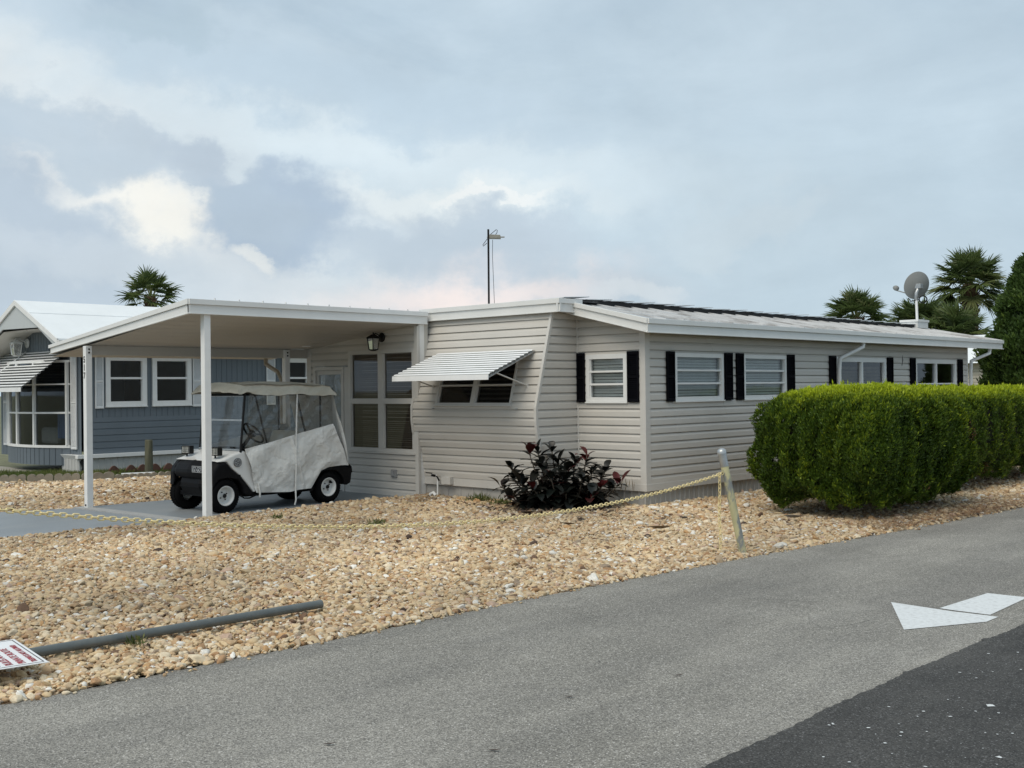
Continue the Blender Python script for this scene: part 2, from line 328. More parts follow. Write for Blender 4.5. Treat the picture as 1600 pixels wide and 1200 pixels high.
# ------------------------------------------------------------------ siding
LAP = 0.1135
def siding(mb, pos, u0, u1, z0, z1, opens=(), nrm=(0, -1, 0), top=None, prof=((0, 0.021), (0.066, 0.018), (0.090, 0.008), (0.102, 0.0), (1.0, -0.004)), h=LAP, base=None, joints=False):
    """horizontal lap siding: pos(u, z) gives the wall plane; openings are (u0, u1, z0, z1); top(u) optional slope"""
    n = Vector(nrm)
    pr = [(min(a, h), b) for a, b in prof]
    def outw(t):
        for (a, x), (b, y) in zip(pr, pr[1:]):
            if t <= b + 1e-9: return x + (y - x) * ((t - a) / (b - a) if b > a else 0)
        return pr[-1][1]
    z = z0 if base is None else base
    while z < z1 - 1e-6:
        lo, hi = max(z, z0), min(z + h, z1)
        cuts = sorted({lo, hi, *[z + a for a, _ in pr if lo < z + a < hi], *[w for o in opens for w in o[2:4] if lo < w < hi]})
        for a, b in zip(cuts, cuts[1:]):
            if b - a < 1e-5: continue
            mid = (a + b) / 2; iv = [(u0, u1)]
            for o in opens:
                if o[2] < mid < o[3]:
                    nv = []
                    for p, q in iv:
                        if o[1] <= p or o[0] >= q: nv.append((p, q)); continue
                        if o[0] > p: nv.append((p, o[0]))
                        if o[1] < q: nv.append((o[1], q))
                    iv = nv
            if top is not None:
                nv = []
                for p, q in iv:
                    k = 24; c = [p + (q - p) * i / k for i in range(k + 1)]
                    okc = [cc for cc in c if top(cc) >= a]
                    if len(okc) > 1: nv.append((okc[0], okc[-1]))
                iv = nv
            oa, ob = outw(a - z), outw(b - z)
            if joints:
                jr = random.Random(int(z * 997)); ju = sorted(u0 + (u1 - u0) * 0 + jr.uniform(0.6, 3.6) + 3.3 * kk for kk in range(int((u1 - u0) / 3.3) + 1))
                iv = [(x_, y_, i_ % 2) for p, q in iv for pts_ in [[p] + [j for j in ju if p + .05 < j < q - .05] + [q]] for i_, (x_, y_) in enumerate(zip(pts_, pts_[1:]))]
            else: iv = [(p, q, 0) for p, q in iv]
            oa0, ob0 = oa, ob
            for p, q, alt in iv:
                oa, ob = oa0 + .0022 * alt, ob0 + .0022 * alt; p = p - .018 * alt; q = q + .018 * alt
                if q - p < 1e-4: continue
                if alt: mb.quad(pos(p, a) + n * oa, pos(p, b) + n * ob, pos(p, b) + n * (ob - .004), pos(p, a) + n * (oa - .004)); mb.quad(pos(q, a) + n * oa, pos(q, b) + n * ob, pos(q, b) + n * (ob - .004), pos(q, a) + n * (oa - .004))
                A, B, C, D = pos(p, a), pos(q, a), pos(q, b), pos(p, b)
                mb.quad(A + n * oa, B + n * oa, C + n * ob, D + n * ob)
                if abs(a - z) < 1e-6: mb.quad(A + n * 0.0, B + n * 0.0, B + n * oa, A + n * oa)
        z += h
def vboard(mb, pos, u0, u1, z0, z1, opens=(), nrm=(1, 0, 0), pitch=0.13, groove=0.012, depth=0.008, topf=None):
    """vertical board siding with recessed grooves"""
    n = Vector(nrm); u = u0
    def strip(a, b, off, z0=z0, z1=z1):
        segs = [(z0, z1)]
        for o in opens:
            if o[0] < (a + b) / 2 < o[1]:
                ns = []
                for p, q in segs:
                    if o[3] <= p or o[2] >= q: ns.append((p, q)); continue
                    if o[2] > p: ns.append((p, o[2]))
                    if o[3] < q: ns.append((o[3], q))
                segs = ns
        if topf: segs = [(p, min(q, topf((a + b) / 2))) for p, q in segs if p < topf((a + b) / 2)]
        for p, q in segs: mb.quad(pos(a, p) + n * off, pos(b, p) + n * off, pos(b, q) + n * off, pos(a, q) + n * off)
        return segs
    edges = sorted({u0, u1, *[x for o in opens for x in o[:2] if u0 < x < u1]})
    while u < u1 - 1e-6:
        e = min(u + pitch, u1); c = sorted({u, min(u + groove, e), e, *[x for x in edges if u < x < e]})
        for a, b in zip(c, c[1:]):
            off = 0.0 if (a + b) / 2 < u + groove else depth
            strip(a, b, off)
        for x in (u + groove, e):
            if x <= u1: 
                for p, q in strip_z(opens, x, z0, min(z1, topf(x)) if topf else z1): mb.quad(pos(x, p), pos(x, p) + n * depth, pos(x, q) + n * depth, pos(x, q))
        u = e
def strip_z(opens, x, z0, z1):
    segs = [(z0, z1)]
    for o in opens:
        if o[0] < x < o[1]:
            ns = []
            for p, q in segs:
                if o[3] <= p or o[2] >= q: ns.append((p, q)); continue
                if o[2] > p: ns.append((p, o[2]))
                if o[3] < q: ns.append((o[3], q))
            segs = ns
    return segs

class Wall:
    """orthonormal frame on a vertical (or leaning) wall: u along, v up, n out"""
    def __init__(s, o, u, v, n): s.o = Vector(o); s.u = Vector(u).normalized(); s.v = Vector(v).normalized(); s.n = Vector(n).normalized()
    def p(s, u, v, n=0): return s.o + s.u * u + s.v * v + s.n * n
    def box(s, mb, u0, u1, v0, v1, n0, n1, mi=0):
        return mb.hexa([s.p(u0, v0, n0), s.p(u1, v0, n0), s.p(u1, v0, n1), s.p(u0, v0, n1), s.p(u0, v1, n0), s.p(u1, v1, n0), s.p(u1, v1, n1), s.p(u0, v1, n1)], mi)
def window(w, parent, u0, u1, v0, v1, cols=1, rows=3, fw=0.05, bar=0.028, mb_=0.05, frame=None, gl=None, blind=None, slat=0.028, drape=False, name='window', proud=0.03, depth=0.05, rowcuts=None, btop=None, sill=True, slit=0.5, sag=False):
    frame = frame or WHITE; gl = gl or GLS
    fr = MB()
    w.box(fr, u0, u1, v0, v0 + fw, -depth, proud); w.box(fr, u0, u1, v1 - fw, v1, -depth, proud)
    w.box(fr, u0, u0 + fw, v0 + fw, v1 - fw, -depth, proud); w.box(fr, u1 - fw, u1, v0 + fw, v1 - fw, -depth, proud)
    cu = [u0 + fw + (u1 - u0 - 2 * fw) * i / cols for i in range(cols + 1)]
    for c in cu[1:-1]: w.box(fr, c - mb_ / 2, c + mb_ / 2, v0 + fw, v1 - fw, -depth, proud - 0.003)
    cv = [v0 + fw + (v1 - v0 - 2 * fw) * i / rows for i in range(rows + 1)] if rowcuts is None else [v0 + fw] + list(rowcuts) + [v1 - fw]
    for i in range(cols):
        a = cu[i] + (mb_ / 2 if i else 0); b = cu[i + 1] - (mb_ / 2 if i < cols - 1 else 0)
        for c in cv[1:-1]: w.box(fr, a, b, c - bar / 2, c + bar / 2, -depth * 0.8, proud - 0.007)
        # inner sash lip
        for (p, q, r, t) in ((a, a + 0.014, v0 + fw, v1 - fw), (b - 0.014, b, v0 + fw, v1 - fw)): w.box(fr, p, q, r, t, -depth * 0.9, proud - 0.014)
    if sill: w.box(fr, u0 - 0.01, u1 + 0.01, v0 - 0.022, v0 - 0.001, -0.01, proud + 0.018)
    f = fr.build(name, frame, parent, bevel=0.003)
    g = MB(); g.quad(w.p(u0 + fw, v0 + fw, -0.012), w.p(u1 - fw, v0 + fw, -0.012), w.p(u1 - fw, v1 - fw, -0.012), w.p(u0 + fw, v1 - fw, -0.012))
    put_child(g, 'pane', gl, f)
    if blind:
        b = MB(); z = v0 + fw * 0.5; k = 0; rr = random.Random(int(u0 * 1000) + 5)
        while z < (btop or v1 - fw * 0.5):
            t = slat * slit; j = rr.uniform(-0.002, 0.002)
            sg = [(u0 + 0.02, 0), ((u0 * 2 + u1) / 3, -1), ((u0 + u1 * 2) / 3, -1), (u1 - 0.02, 0)] if sag else [(u0 + 0.02, 0), (u1 - 0.02, 0)]
            for (ua, sa), (ub, sb) in zip(sg, sg[1:]):
                da = 0.015 * sa * rr.uniform(0.2, 1.3) if sag else j; db = 0.015 * sb * rr.uniform(0.2, 1.3) if sag else j
                b.quad(w.p(ua, z + da, -0.075), w.p(ub, z + db, -0.075), w.p(ub, z + t + slat * 0.35 + db, -0.055), w.p(ua, z + t + slat * 0.35 + da, -0.055))
            z += slat; k += 1
        put_child(b, 'blind', blind, f)
    return f
def put_child(mb, name, m, part):
    o = mb.build(name, m, None, recalc=False); put(o, part); return o

# ------------------------------------------------------------------ ground, road, driveway, markings
def sheet(name, pts, z, m, kind='structure', thick=0.0, nz=None):
    mb = MB()
    if thick: mb.prism(pts, lambda p, t: (p[0], p[1], t), z - thick, z)
    else: mb.add([(x, y, z) for x, y in pts], [tuple(range(len(pts)))])
    o = mb.build(name, m); o['kind'] = kind; return o
def asphalt(name, c1, c2, cs, speck, stain=None):
    m = bpy.data.materials.new(name); m.use_nodes = True; nt = m.node_tree; N = nt.nodes; L = nt.links; b = N['Principled BSDF']
    b.inputs['Roughness'].default_value = 0.85; b.inputs['Specular IOR Level'].default_value = 0.3
    tc = N.new('ShaderNodeTexCoord')
    def nz(s, d=4, r=0.6): 
        n = N.new('ShaderNodeTexNoise'); n.inputs['Scale'].default_value = s; n.inputs['Detail'].default_value = d; n.inputs['Roughness'].default_value = r; L.new(tc.outputs['Object'], n.inputs['Vector']); return n.outputs['Fac']
    def ramp(f, p0, p1, a, bb):
        r = N.new('ShaderNodeValToRGB'); r.color_ramp.elements[0].position = p0; r.color_ramp.elements[1].position = p1
        r.color_ramp.elements[0].color = (*a, 1); r.color_ramp.elements[1].color = (*bb, 1); L.new(f, r.inputs[0]); return r.outputs[0]
    def mix(a, bb, f, mode='MIX'):
        x = N.new('ShaderNodeMix'); x.data_type = 'RGBA'; x.blend_type = mode; 
        if hasattr(f, 'is_output'): L.new(f, x.inputs['Factor'])
        else: x.inputs['Factor'].default_value = f
        L.new(a, x.inputs['A']); L.new(bb, x.inputs['B']); return x.outputs['Result']
    base = ramp(nz(0.55, 8, 0.6), 0.35, 0.68, c1, c2)
    vo = N.new('ShaderNodeTexVoronoi'); vo.inputs['Scale'].default_value = 150; L.new(tc.outputs['Object'], vo.inputs['Vector'])
    sep = N.new('ShaderNodeSeparateColor'); L.new(vo.outputs['Color'], sep.inputs[0])
    ag = ramp(sep.outputs[0], 0.0, 1.0, (0.38, 0.38, 0.38), (1.62, 1.61, 1.58)); base = mix(base, ag, 0.80, 'MULTIPLY')
    sp = ramp(sep.outputs[1], 0.93, 0.96, (0, 0, 0), (1, 1, 1))
    spc = N.new('ShaderNodeRGB'); spc.outputs[0].default_value = (*speck, 1)
    base = mix(base, spc.outputs[0], sp)
    if stain:
        st = ramp(nz(1.1, 10, 0.7), 0.60, 0.72, (0, 0, 0), (0.55, 0.55, 0.55)); sc_ = N.new('ShaderNodeRGB'); sc_.outputs[0].default_value = (*stain, 1); base = mix(base, sc_.outputs[0], st)
    mp = N.new('ShaderNodeMapping'); mp.inputs['Scale'].default_value = (1.1, 0.16, 1); L.new(tc.outputs['Object'], mp.inputs[0])
    tn = N.new('ShaderNodeTexNoise'); tn.inputs['Scale'].default_value = 1.0; tn.inputs['Detail'].default_value = 7; tn.inputs['Roughness'].default_value = 0.7; L.new(mp.outputs[0], tn.inputs['Vector'])
    base = mix(base, ramp(tn.outputs['Fac'], 0.34, 0.68, (0.80, 0.80, 0.80), (1.22, 1.21, 1.18)), 1.0, 'MULTIPLY')
    cw = N.new('ShaderNodeTexNoise'); cw.inputs['Scale'].default_value = 2.2; cw.inputs['Detail'].default_value = 5; L.new(tc.outputs['Object'], cw.inputs['Vector'])
    cm = N.new('ShaderNodeMix'); cm.data_type = 'VECTOR'; cm.inputs['Factor'].default_value = 0.16; L.new(tc.outputs['Object'], cm.inputs['A']); L.new(cw.outputs['Color'], cm.inputs['B'])
    cv = N.new('ShaderNodeTexVoronoi'); cv.feature = 'DISTANCE_TO_EDGE'; cv.inputs['Scale'].default_value = 0.55; L.new(cm.outputs['Result'], cv.inputs['Vector'])
    gate = ramp(nz(0.35, 3), 0.56, 0.62, (0, 0, 0), (1, 1, 1)); crk = ramp(cv.outputs['Distance'], 0.0, 0.0035, (0.55, 0.55, 0.55), (1, 1, 1))
    cg = N.new('ShaderNodeMix'); cg.data_type = 'RGBA'; L.new(gate, cg.inputs['Factor']); cg.inputs['A'].default_value = (1, 1, 1, 1); L.new(crk, cg.inputs['B'])
    base = mix(base, cg.outputs['Result'], 1.0, 'MULTIPLY')
    L.new(base, b.inputs['Base Color'])
    bp = N.new('ShaderNodeBump'); bp.inputs['Strength'].default_value = 0.55; bp.inputs['Distance'].default_value = 0.006; L.new(vo.outputs['Distance'], bp.inputs['Height']); L.new(bp.outputs[0], b.inputs['Normal'])
    return m
ROADM = asphalt('old_asphalt', (0.195, 0.187, 0.170), (0.270, 0.259, 0.238), 70, (0.50, 0.48, 0.45), stain=(0.34, 0.325, 0.295))
NEWM = asphalt('new_asphalt', (0.036, 0.0355, 0.035), (0.082, 0.080, 0.077), 80, (0.17, 0.17, 0.17), stain=(0.095, 0.095, 0.09))
SOIL = mat('soil', (0.34, 0.26, 0.17), 0.95, var=0.3, vscale=8, bump=0.6, bscale=40)
DIRT = mat('dry_ground', (0.15, 0.15, 0.08), 0.95, var=0.3, vscale=3, bump=0.5, bscale=30)
def sq(x0, y0, x1, y1): return [(x0, y0), (x1, y0), (x1, y1), (x0, y1)]
sheet('ground', sq(-900, -900, 900, 900), -0.03, DIRT)
# road with a slightly ragged edge against the gravel
edge = []
rr = random.Random(3)
def road_x(y):
    pts = [(-30, -6.1), (2.4, -6.12), (5.0, -6.02), (7.1, -6.0), (9.4, -5.84), (12.1, -5.59), (14.8, -5.42), (18, -5.3), (80, -5.0)]
    for (a, b), (c, d) in zip(pts, pts[1:]):
        if a <= y <= c: return b + (d - b) * (y - a) / (c - a)
    return -5.3
y = -12.0
while y < 60:
    edge.append((road_x(y) + rr.uniform(-0.022, 0.022), y)); y += 0.06 if 1 < y < 20 else 1.0
sheet('road', [(60, -12), (60, 60)] + edge[::-1], 0.0, ROADM)
new_edge = []
y = -12.0
while y < 60:
    t = max(0.0, min(1.0, (y - 4.1) / 2.4)); bx = -2.775 - 0.02 * sin(y * 1.3) - 0.006 * sin(y * 5.3 + 2 * sin(y))
    new_edge.append((bx + rr.uniform(-0.008, 0.008) + (rr.uniform(-.02, .02) if rr.random() < .08 else 0), y)); y += 0.035 if 2 < y < 12 else 1.0
sheet('resurfaced_road', [(60, -12), (60, 60)] + new_edge[::-1], 0.012, NEWM, thick=0.010)
PAINT = mat('road_paint', (0.68, 0.70, 0.70), 0.75, var=0.10, vscale=60, dirt=0.5, dscale=30, spread=0.06, dcol=(0.42, 0.42, 0.41), bump=0.3, bscale=200)
mk = MB()
mk.add([(x, y, 0.004) for x, y in [(-3.80, 8.15), (-3.31, 7.29), (-2.99, 7.90), (-2.99, 8.12), (-3.30, 8.10)]], [(0, 1, 2, 3, 4)])
mk.add([(x, y, 0.004) for x, y in [(-3.43, 8.155), (-3.30, 8.145), (-3.06, 8.15), (-3.09, 9.0), (-3.39, 8.98)]], [(0, 1, 2, 3, 4)])
o = mk.build('road_marking', PAINT); o['kind'] = 'structure'
# white paint spatter on the new asphalt
sp = MB(); r = random.Random(5)
for i in range(170):
    px, py = r.uniform(-2.65, -1.2), r.uniform(3.6, 8.2)
    L_ = r.uniform(0.003, 0.010) * (3.0 if i < 7 else 1); n = 7; ph = r.uniform(0, 6)
    sp.add([(px + cos(ph + 2 * pi * k / n) * L_ * r.uniform(0.5, 1.3), py + sin(ph + 2 * pi * k / n) * L_ * r.uniform(0.5, 1.2), 0.016) for k in range(n)], [tuple(range(n))])
o = sp.build('road_paint_spatter', PAINT); o['kind'] = 'structure'
CONC = mat('driveway_grey_paint', (0.235, 0.258, 0.275), 0.5, var=0.08, vscale=1.3, dirt=0.6, dscale=1.8, dcol=(0.31, 0.32, 0.32), stretch=(1, 0.5, 1), bump=0.15, bscale=120)
CONC2 = mat('concrete_strip', (0.36, 0.365, 0.36), 0.7, var=0.08, vscale=5, bump=0.2, bscale=90)
sheet('driveway', [(-16.6, -1.0), (-12.78, -1.0), (-12.78, 7.40), (-15.62, 7.27), (-15.95, 6.4), (-16.1, 4.5)], 0.016, CONC, thick=0.04)
sheet('driveway_joint', [(-15.62, 7.28), (-12.70, 7.41), (-12.62, 7.60), (-15.66, 7.46)], 0.030, CONC2, thick=0.05)
sheet('carport_slab', [(-15.60, 7.475), (-12.60, 7.61), (-12.64, 9.4), (-12.78, 11.6), (-15.50, 11.6)], 0.022, CONC, thick=0.05)
WALK = mat('walkway_concrete', (0.36, 0.34, 0.29), 0.8, var=0.1, vscale=2, bump=0.2, bscale=70)
sheet('walkway', [(-26.9, 4.0), (-24.9, 4.0), (-23.6, 10.45), (-27.6, 10.45)], 0.02, WALK, thick=0.05)

# ------------------------------------------------------------------ gravel: one object, stones scattered by geometry nodes
def in_poly(P, poly):
    x, y = P[:, 0], P[:, 1]; ins = np.zeros(len(P), bool); n = len(poly)
    for i in range(n):
        x0, y0 = poly[i]; x1, y1 = poly[(i + 1) % n]
        c = ((y0 > y) != (y1 > y)) & (x < (x1 - x0) * (y - y0) / (y1 - y0 + 1e-12) + x0); ins ^= c
    return ins
G_RIGHT = [(-6.10, 0.5), (-6.12, 2.4), (-6.02, 5.0), (-6.0, 7.1), (-5.84, 9.4), (-5.59, 12.1), (-5.42, 14.8), (-5.3, 18.0), (-5.3, 24), (-9.1, 24), (-9.1, 12.2), (-10.2, 12.15), (-10.25, 11.45), (-12.70, 11.45), (-12.76, 9.4), (-12.68, 7.40), (-12.78, 5.1), (-12.8, 0.5)]
G_LEFT = [(-15.60, 11.3), (-15.63, 7.3), (-15.97, 6.4), (-16.1, 4.5), (-16.1, 3.0), (-24.2, 3.0), (-21.55, 8.55), (-20.5, 9.8), (-20.15, 11.8), (-19.6, 15.5), (-15.8, 15.5)]
def gravel_h(x, y):
    d = np.clip((-5.9 - x) / 3.0, 0, 1); h = 0.042 * d * d * (3 - 2 * d)
    return h + 0.014 * np.sin(x * 2.1 + y * 1.3) * np.sin(y * 1.7 - x) + 0.004
PEB = bpy.data.materials.new('pebble'); PEB.use_nodes = True
def pebmat():
    nt = PEB.node_tree; N = nt.nodes; L = nt.links; b = N['Principled BSDF']; b.inputs['Roughness'].default_value = 0.75; b.inputs['Specular IOR Level'].default_value = 0.3
    at = N.new('ShaderNodeAttribute'); at.attribute_type = 'INSTANCER'; at.attribute_name = 'pick'
    cr = N.new('ShaderNodeValToRGB'); cr.color_ramp.interpolation = 'CONSTANT'; L.new(at.outputs['Fac'], cr.inputs[0])
    cols = [(214, 190, 152), (222, 197, 158), (190, 160, 124), (228, 211, 182), (176, 140, 104), (208, 178, 140), (160, 142, 122), (240, 236, 226), (200, 160, 114), (122, 96, 76), (219, 196, 164), (189, 168, 140), (200, 172, 150), (84, 68, 58)]
    w = [.15, .17, .08, .15, .05, .11, .035, .06, .04, .015, .09, .04, .04, .006]
    e = cr.color_ramp.elements; p = 0
    for i, (c, ww) in enumerate(zip(cols, w)):
        k = e[i] if i < 2 else e.new(0.99)
        k.position = p; k.color = (*s2l(c), 1); p += ww / sum(w)
    tc = N.new('ShaderNodeTexCoord'); n = N.new('ShaderNodeTexNoise'); n.inputs['Scale'].default_value = 2.2; n.inputs['Detail'].default_value = 5; L.new(tc.outputs['Object'], n.inputs['Vector'])
    r = N.new('ShaderNodeMapRange'); r.inputs['To Min'].default_value = 0.6; r.inputs['To Max'].default_value = 1.22; L.new(n.outputs['Fac'], r.inputs['Value'])
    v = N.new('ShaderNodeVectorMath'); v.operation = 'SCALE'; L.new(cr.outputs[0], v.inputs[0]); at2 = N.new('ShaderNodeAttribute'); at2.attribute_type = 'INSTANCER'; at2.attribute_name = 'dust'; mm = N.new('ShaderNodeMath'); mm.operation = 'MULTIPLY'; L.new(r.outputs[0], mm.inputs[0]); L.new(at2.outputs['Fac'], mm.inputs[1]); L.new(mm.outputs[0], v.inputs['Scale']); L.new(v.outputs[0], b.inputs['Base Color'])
pebmat()
def gravel():
    cells = []
    camxy = np.array([0.0, 0.0]); fv = np.array([v2.x, v2.y]); rv = np.array([rt.x, rt.y])
    for poly, dens in ((G_RIGHT, 2150), (G_LEFT, 1300)):
        P = np.array(poly); x0, y0 = P.min(0); x1, y1 = P.max(0); n = int((x1 - x0) * (y1 - y0) * dens)
        Q = np.c_[RNG.uniform(x0, x1, n), RNG.uniform(y0, y1, n)]; Q = Q[in_poly(Q, poly)]
        z = Q @ fv; s = Q @ rv; Q = Q[(z > 3) & (np.abs(s) < z * 0.50 + 1.2)]
        z = Q @ fv; keep = RNG.random(len(Q)) < np.clip(12.5 / z, 0.42, 1.0) ** 1.1; Q = Q[keep]
        cells.append(Q)
    Q = np.vstack(cells)
    # spill a few stones onto road and driveway edges
    ny = 260; ys = RNG.uniform(2, 18, ny); S = np.c_[[road_x(v) for v in ys] + np.abs(RNG.normal(0, 0.035, ny)), ys]; Q = np.vstack([Q, S])
    n = len(Q); z = Q @ fv
    size = RNG.lognormal(math.log(0.0130), 0.38, n); size = np.clip(size, 0.006, 0.042) * np.clip(z / 12.5, 1.0, 1.35)
    size[-ny:] *= 0.7
    H = gravel_h(Q[:, 0], Q[:, 1]) + RNG.uniform(-0.012, 0.012, n) + size * 0.2
    leftside = Q[:, 0] < -15; H[leftside] = 0.0 + RNG.uniform(-0.01, 0.012, leftside.sum()) + size[leftside] * 0.2
    H[-ny:] = size[-ny:] * 0.5
    me = bpy.data.meshes.new('gravel'); me.vertices.add(n); me.vertices.foreach_set('co', np.c_[Q, H].astype(np.float32).ravel())
    def at(nm, typ, arr, key='value'):
        a = me.attributes.new(nm, typ, 'POINT'); a.data.foreach_set(key, np.ascontiguousarray(arr).ravel())
    sc3 = np.c_[size * RNG.uniform(0.95, 1.75, n), size * RNG.uniform(0.75, 1.15, n), size * RNG.uniform(0.5, 0.85, n)].astype(np.float32)
    rot = np.c_[RNG.normal(0, 0.35, n), RNG.normal(0, 0.35, n), RNG.uniform(0, 2 * pi, n)].astype(np.float32)
    at('psc', 'FLOAT_VECTOR', sc3, 'vector'); at('prot', 'FLOAT_VECTOR', rot, 'vector')
    at('pick', 'FLOAT', RNG.random(n).astype(np.float32))
    def sn(x, y, s, ph): return sum(np.sin(x * s * c1 + y * s * c2 + ph * c3) for c1, c2, c3 in ((1, .3, 1), (-.4, 1.1, 2.3), (.9, -.8, 4.1), (1.7, 1.3, .7))) / 4
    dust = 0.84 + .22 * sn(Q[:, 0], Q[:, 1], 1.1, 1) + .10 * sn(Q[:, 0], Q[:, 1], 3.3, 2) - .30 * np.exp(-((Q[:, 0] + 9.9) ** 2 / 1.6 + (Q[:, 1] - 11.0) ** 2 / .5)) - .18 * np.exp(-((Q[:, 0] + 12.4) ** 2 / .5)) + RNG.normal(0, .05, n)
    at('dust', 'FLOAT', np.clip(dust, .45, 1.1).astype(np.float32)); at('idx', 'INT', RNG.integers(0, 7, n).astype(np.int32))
    o = bpy.data.objects.new('gravel', me); COL.objects.link(o)
    ng = bpy.data.node_groups.new('pebbles', 'GeometryNodeTree'); ng.interface.new_socket('Geometry', in_out='INPUT', socket_type='NodeSocketGeometry'); ng.interface.new_socket('Geometry', in_out='OUTPUT', socket_type='NodeSocketGeometry')
    N = ng.nodes; L = ng.links; gi = N.new('NodeGroupInput'); go = N.new('NodeGroupOutput')
    g2i = N.new('GeometryNodeGeometryToInstance')
    for k in range(7):
        ic = N.new('GeometryNodeMeshIcoSphere'); ic.inputs['Radius'].default_value = 1.0; ic.inputs['Subdivisions'].default_value = 3 if k < 4 else 2
        no = N.new('ShaderNodeTexNoise'); no.noise_dimensions = '4D'; no.inputs['W'].default_value = k * 3.7; no.inputs['Scale'].default_value = 0.95; no.inputs['Detail'].default_value = 2
        sub = N.new('ShaderNodeVectorMath'); sub.operation = 'SUBTRACT'; sub.inputs[1].default_value = (0.5, 0.5, 0.5); L.new(no.outputs['Color'], sub.inputs[0])
        scl = N.new('ShaderNodeVectorMath'); scl.operation = 'SCALE'; scl.inputs['Scale'].default_value = 1.5; L.new(sub.outputs[0], scl.inputs[0])
        sp_ = N.new('GeometryNodeSetPosition'); L.new(ic.outputs['Mesh'], sp_.inputs['Geometry']); L.new(scl.outputs[0], sp_.inputs['Offset'])
        ss = N.new('GeometryNodeSetShadeSmooth'); L.new(sp_.outputs[0], ss.inputs['Geometry'])
        sm = N.new('GeometryNodeSetMaterial'); sm.inputs['Material'].default_value = PEB; L.new(ss.outputs[0], sm.inputs['Geometry'])
        L.new(sm.outputs[0], g2i.inputs[0])
    ip = N.new('GeometryNodeInstanceOnPoints'); L.new(gi.outputs[0], ip.inputs['Points']); L.new(g2i.outputs[0], ip.inputs['Instance']); ip.inputs['Pick Instance'].default_value = True
    def na(nm, t):
        x = N.new('GeometryNodeInputNamedAttribute'); x.data_type = t; x.inputs['Name'].default_value = nm; return x.outputs['Attribute']
    L.new(na('idx', 'INT'), ip.inputs['Instance Index'])
    er = N.new('FunctionNodeEulerToRotation'); L.new(na('prot', 'FLOAT_VECTOR'), er.inputs[0]); L.new(er.outputs[0], ip.inputs['Rotation'])
    L.new(na('psc', 'FLOAT_VECTOR'), ip.inputs['Scale']); L.new(ip.outputs[0], go.inputs[0])
    md = o.modifiers.new('stones', 'NODES'); md.node_group = ng
    o['kind'] = 'stuff'; o['label'] = 'tan and cream river gravel covering the yard beside the road'; o['category'] = 'gravel'
    print('pebbles', n)
gravel()
# soil bed under the stones
def bed(name, poly, off, m):
    P = np.array(poly); x0, y0 = P.min(0); x1, y1 = P.max(0); st = 0.18
    xs = np.arange(x0, x1, st); ys = np.arange(y0, y1, st); X, Y = np.meshgrid(xs, ys); pts = np.c_[X.ravel(), Y.ravel()]
    Z = gravel_h(pts[:, 0], pts[:, 1]) + off if name == 'gravel_bed' else np.full(len(pts), off)
    nx = len(xs); cc = pts + st / 2; ok = in_poly(cc, poly).reshape(len(ys), nx)
    F = [(j * nx + i, j * nx + i + 1, (j + 1) * nx + i + 1, (j + 1) * nx + i) for j in range(len(ys) - 1) for i in range(nx - 1) if ok[j, i]]
    o = array_mesh(name, np.c_[pts, Z], np.array(F), m, smooth=True); o['kind'] = 'structure'
bed('gravel_bed', G_RIGHT, -0.018, SOIL)
bed('side_gravel_bed', G_LEFT, -0.012, SOIL)

# ------------------------------------------------------------------ the beige mobile home
HX, HY, BX, LX, REAR = -9.075, 12.134, -10.259, -12.80, 23.1
home = empty('mobile_home', (-11.0, 17.0, 0.0), 'beige lap-sided mobile home with black shutters and a jutting front bay', 'mobile home')
Z0, ZT = 0.35, 2.62
w = MB()
# long right side
SIDEW = Wall((HX, HY, 0), (0, 1, 0), (0, 0, 1), (1, 0, 0))
S_WIN = [(12.79, 14.012, 1.462, 2.128, 1, 3), (14.553, 15.81, 1.462, 2.128, 1, 3), (17.47, 19.33, 1.05, 2.128, 2, 3), (20.567, 22.49, 1.05, 2.128, 2, 3)]
op = [(a - HY, b - HY, c, d) for a, b, c, d, *_ in S_WIN]
siding(w, lambda u, z: SIDEW.p(u, z), 0.06, REAR - HY - 0.05, Z0, 2.50, op, nrm=(1, 0, 0), joints=True)
# front section right of the bay
FW = Wall((BX, HY, 0), (1, 0, 0), (0, 0, 1), (0, -1, 0))
siding(w, lambda u, z: FW.p(u, z), 0.0, HX - BX - 0.06, Z0, 2.80, [(0.177, 0.90, 1.462, 2.12)], nrm=(0, -1, 0), top=lambda u: 2.80 - (u / 1.18) * 0.30)
# bay face: leans out to a kink, then back in
BP = [(0.23, 11.43), (0.70, 11.365), (1.05, 11.275), (1.20, 11.255), (1.40, 11.255), (2.72, 11.615)]
def bay_y(z):
    if z <= BP[0][0]: return BP[0][1]
    for (a, b), (c, d) in zip(BP, BP[1:]):
        if z <= c: return b + (d - b) * (z - a) / (c - a)
    return BP[-1][1]
def bay_pos(u, z): return Vector((LX + u, bay_y(z), z))
BW0, BW1, BV0, BV1 = 0.53, 2.08, 1.42, 2.07        # sloping bay window (u and z limits)
BOP = (BW0, BW1, BV0, BV1)
siding(w, bay_pos, 0.03, BX - LX - 0.02, Z0, 2.75, [BOP], nrm=(0, -1, 0.12))
siding(w, lambda u, z: Vector((BX, bay_y(z) + (HY - bay_y(z)) * u, z)), 0.0, 1.0, Z0, 2.80, nrm=(1, 0, 0))
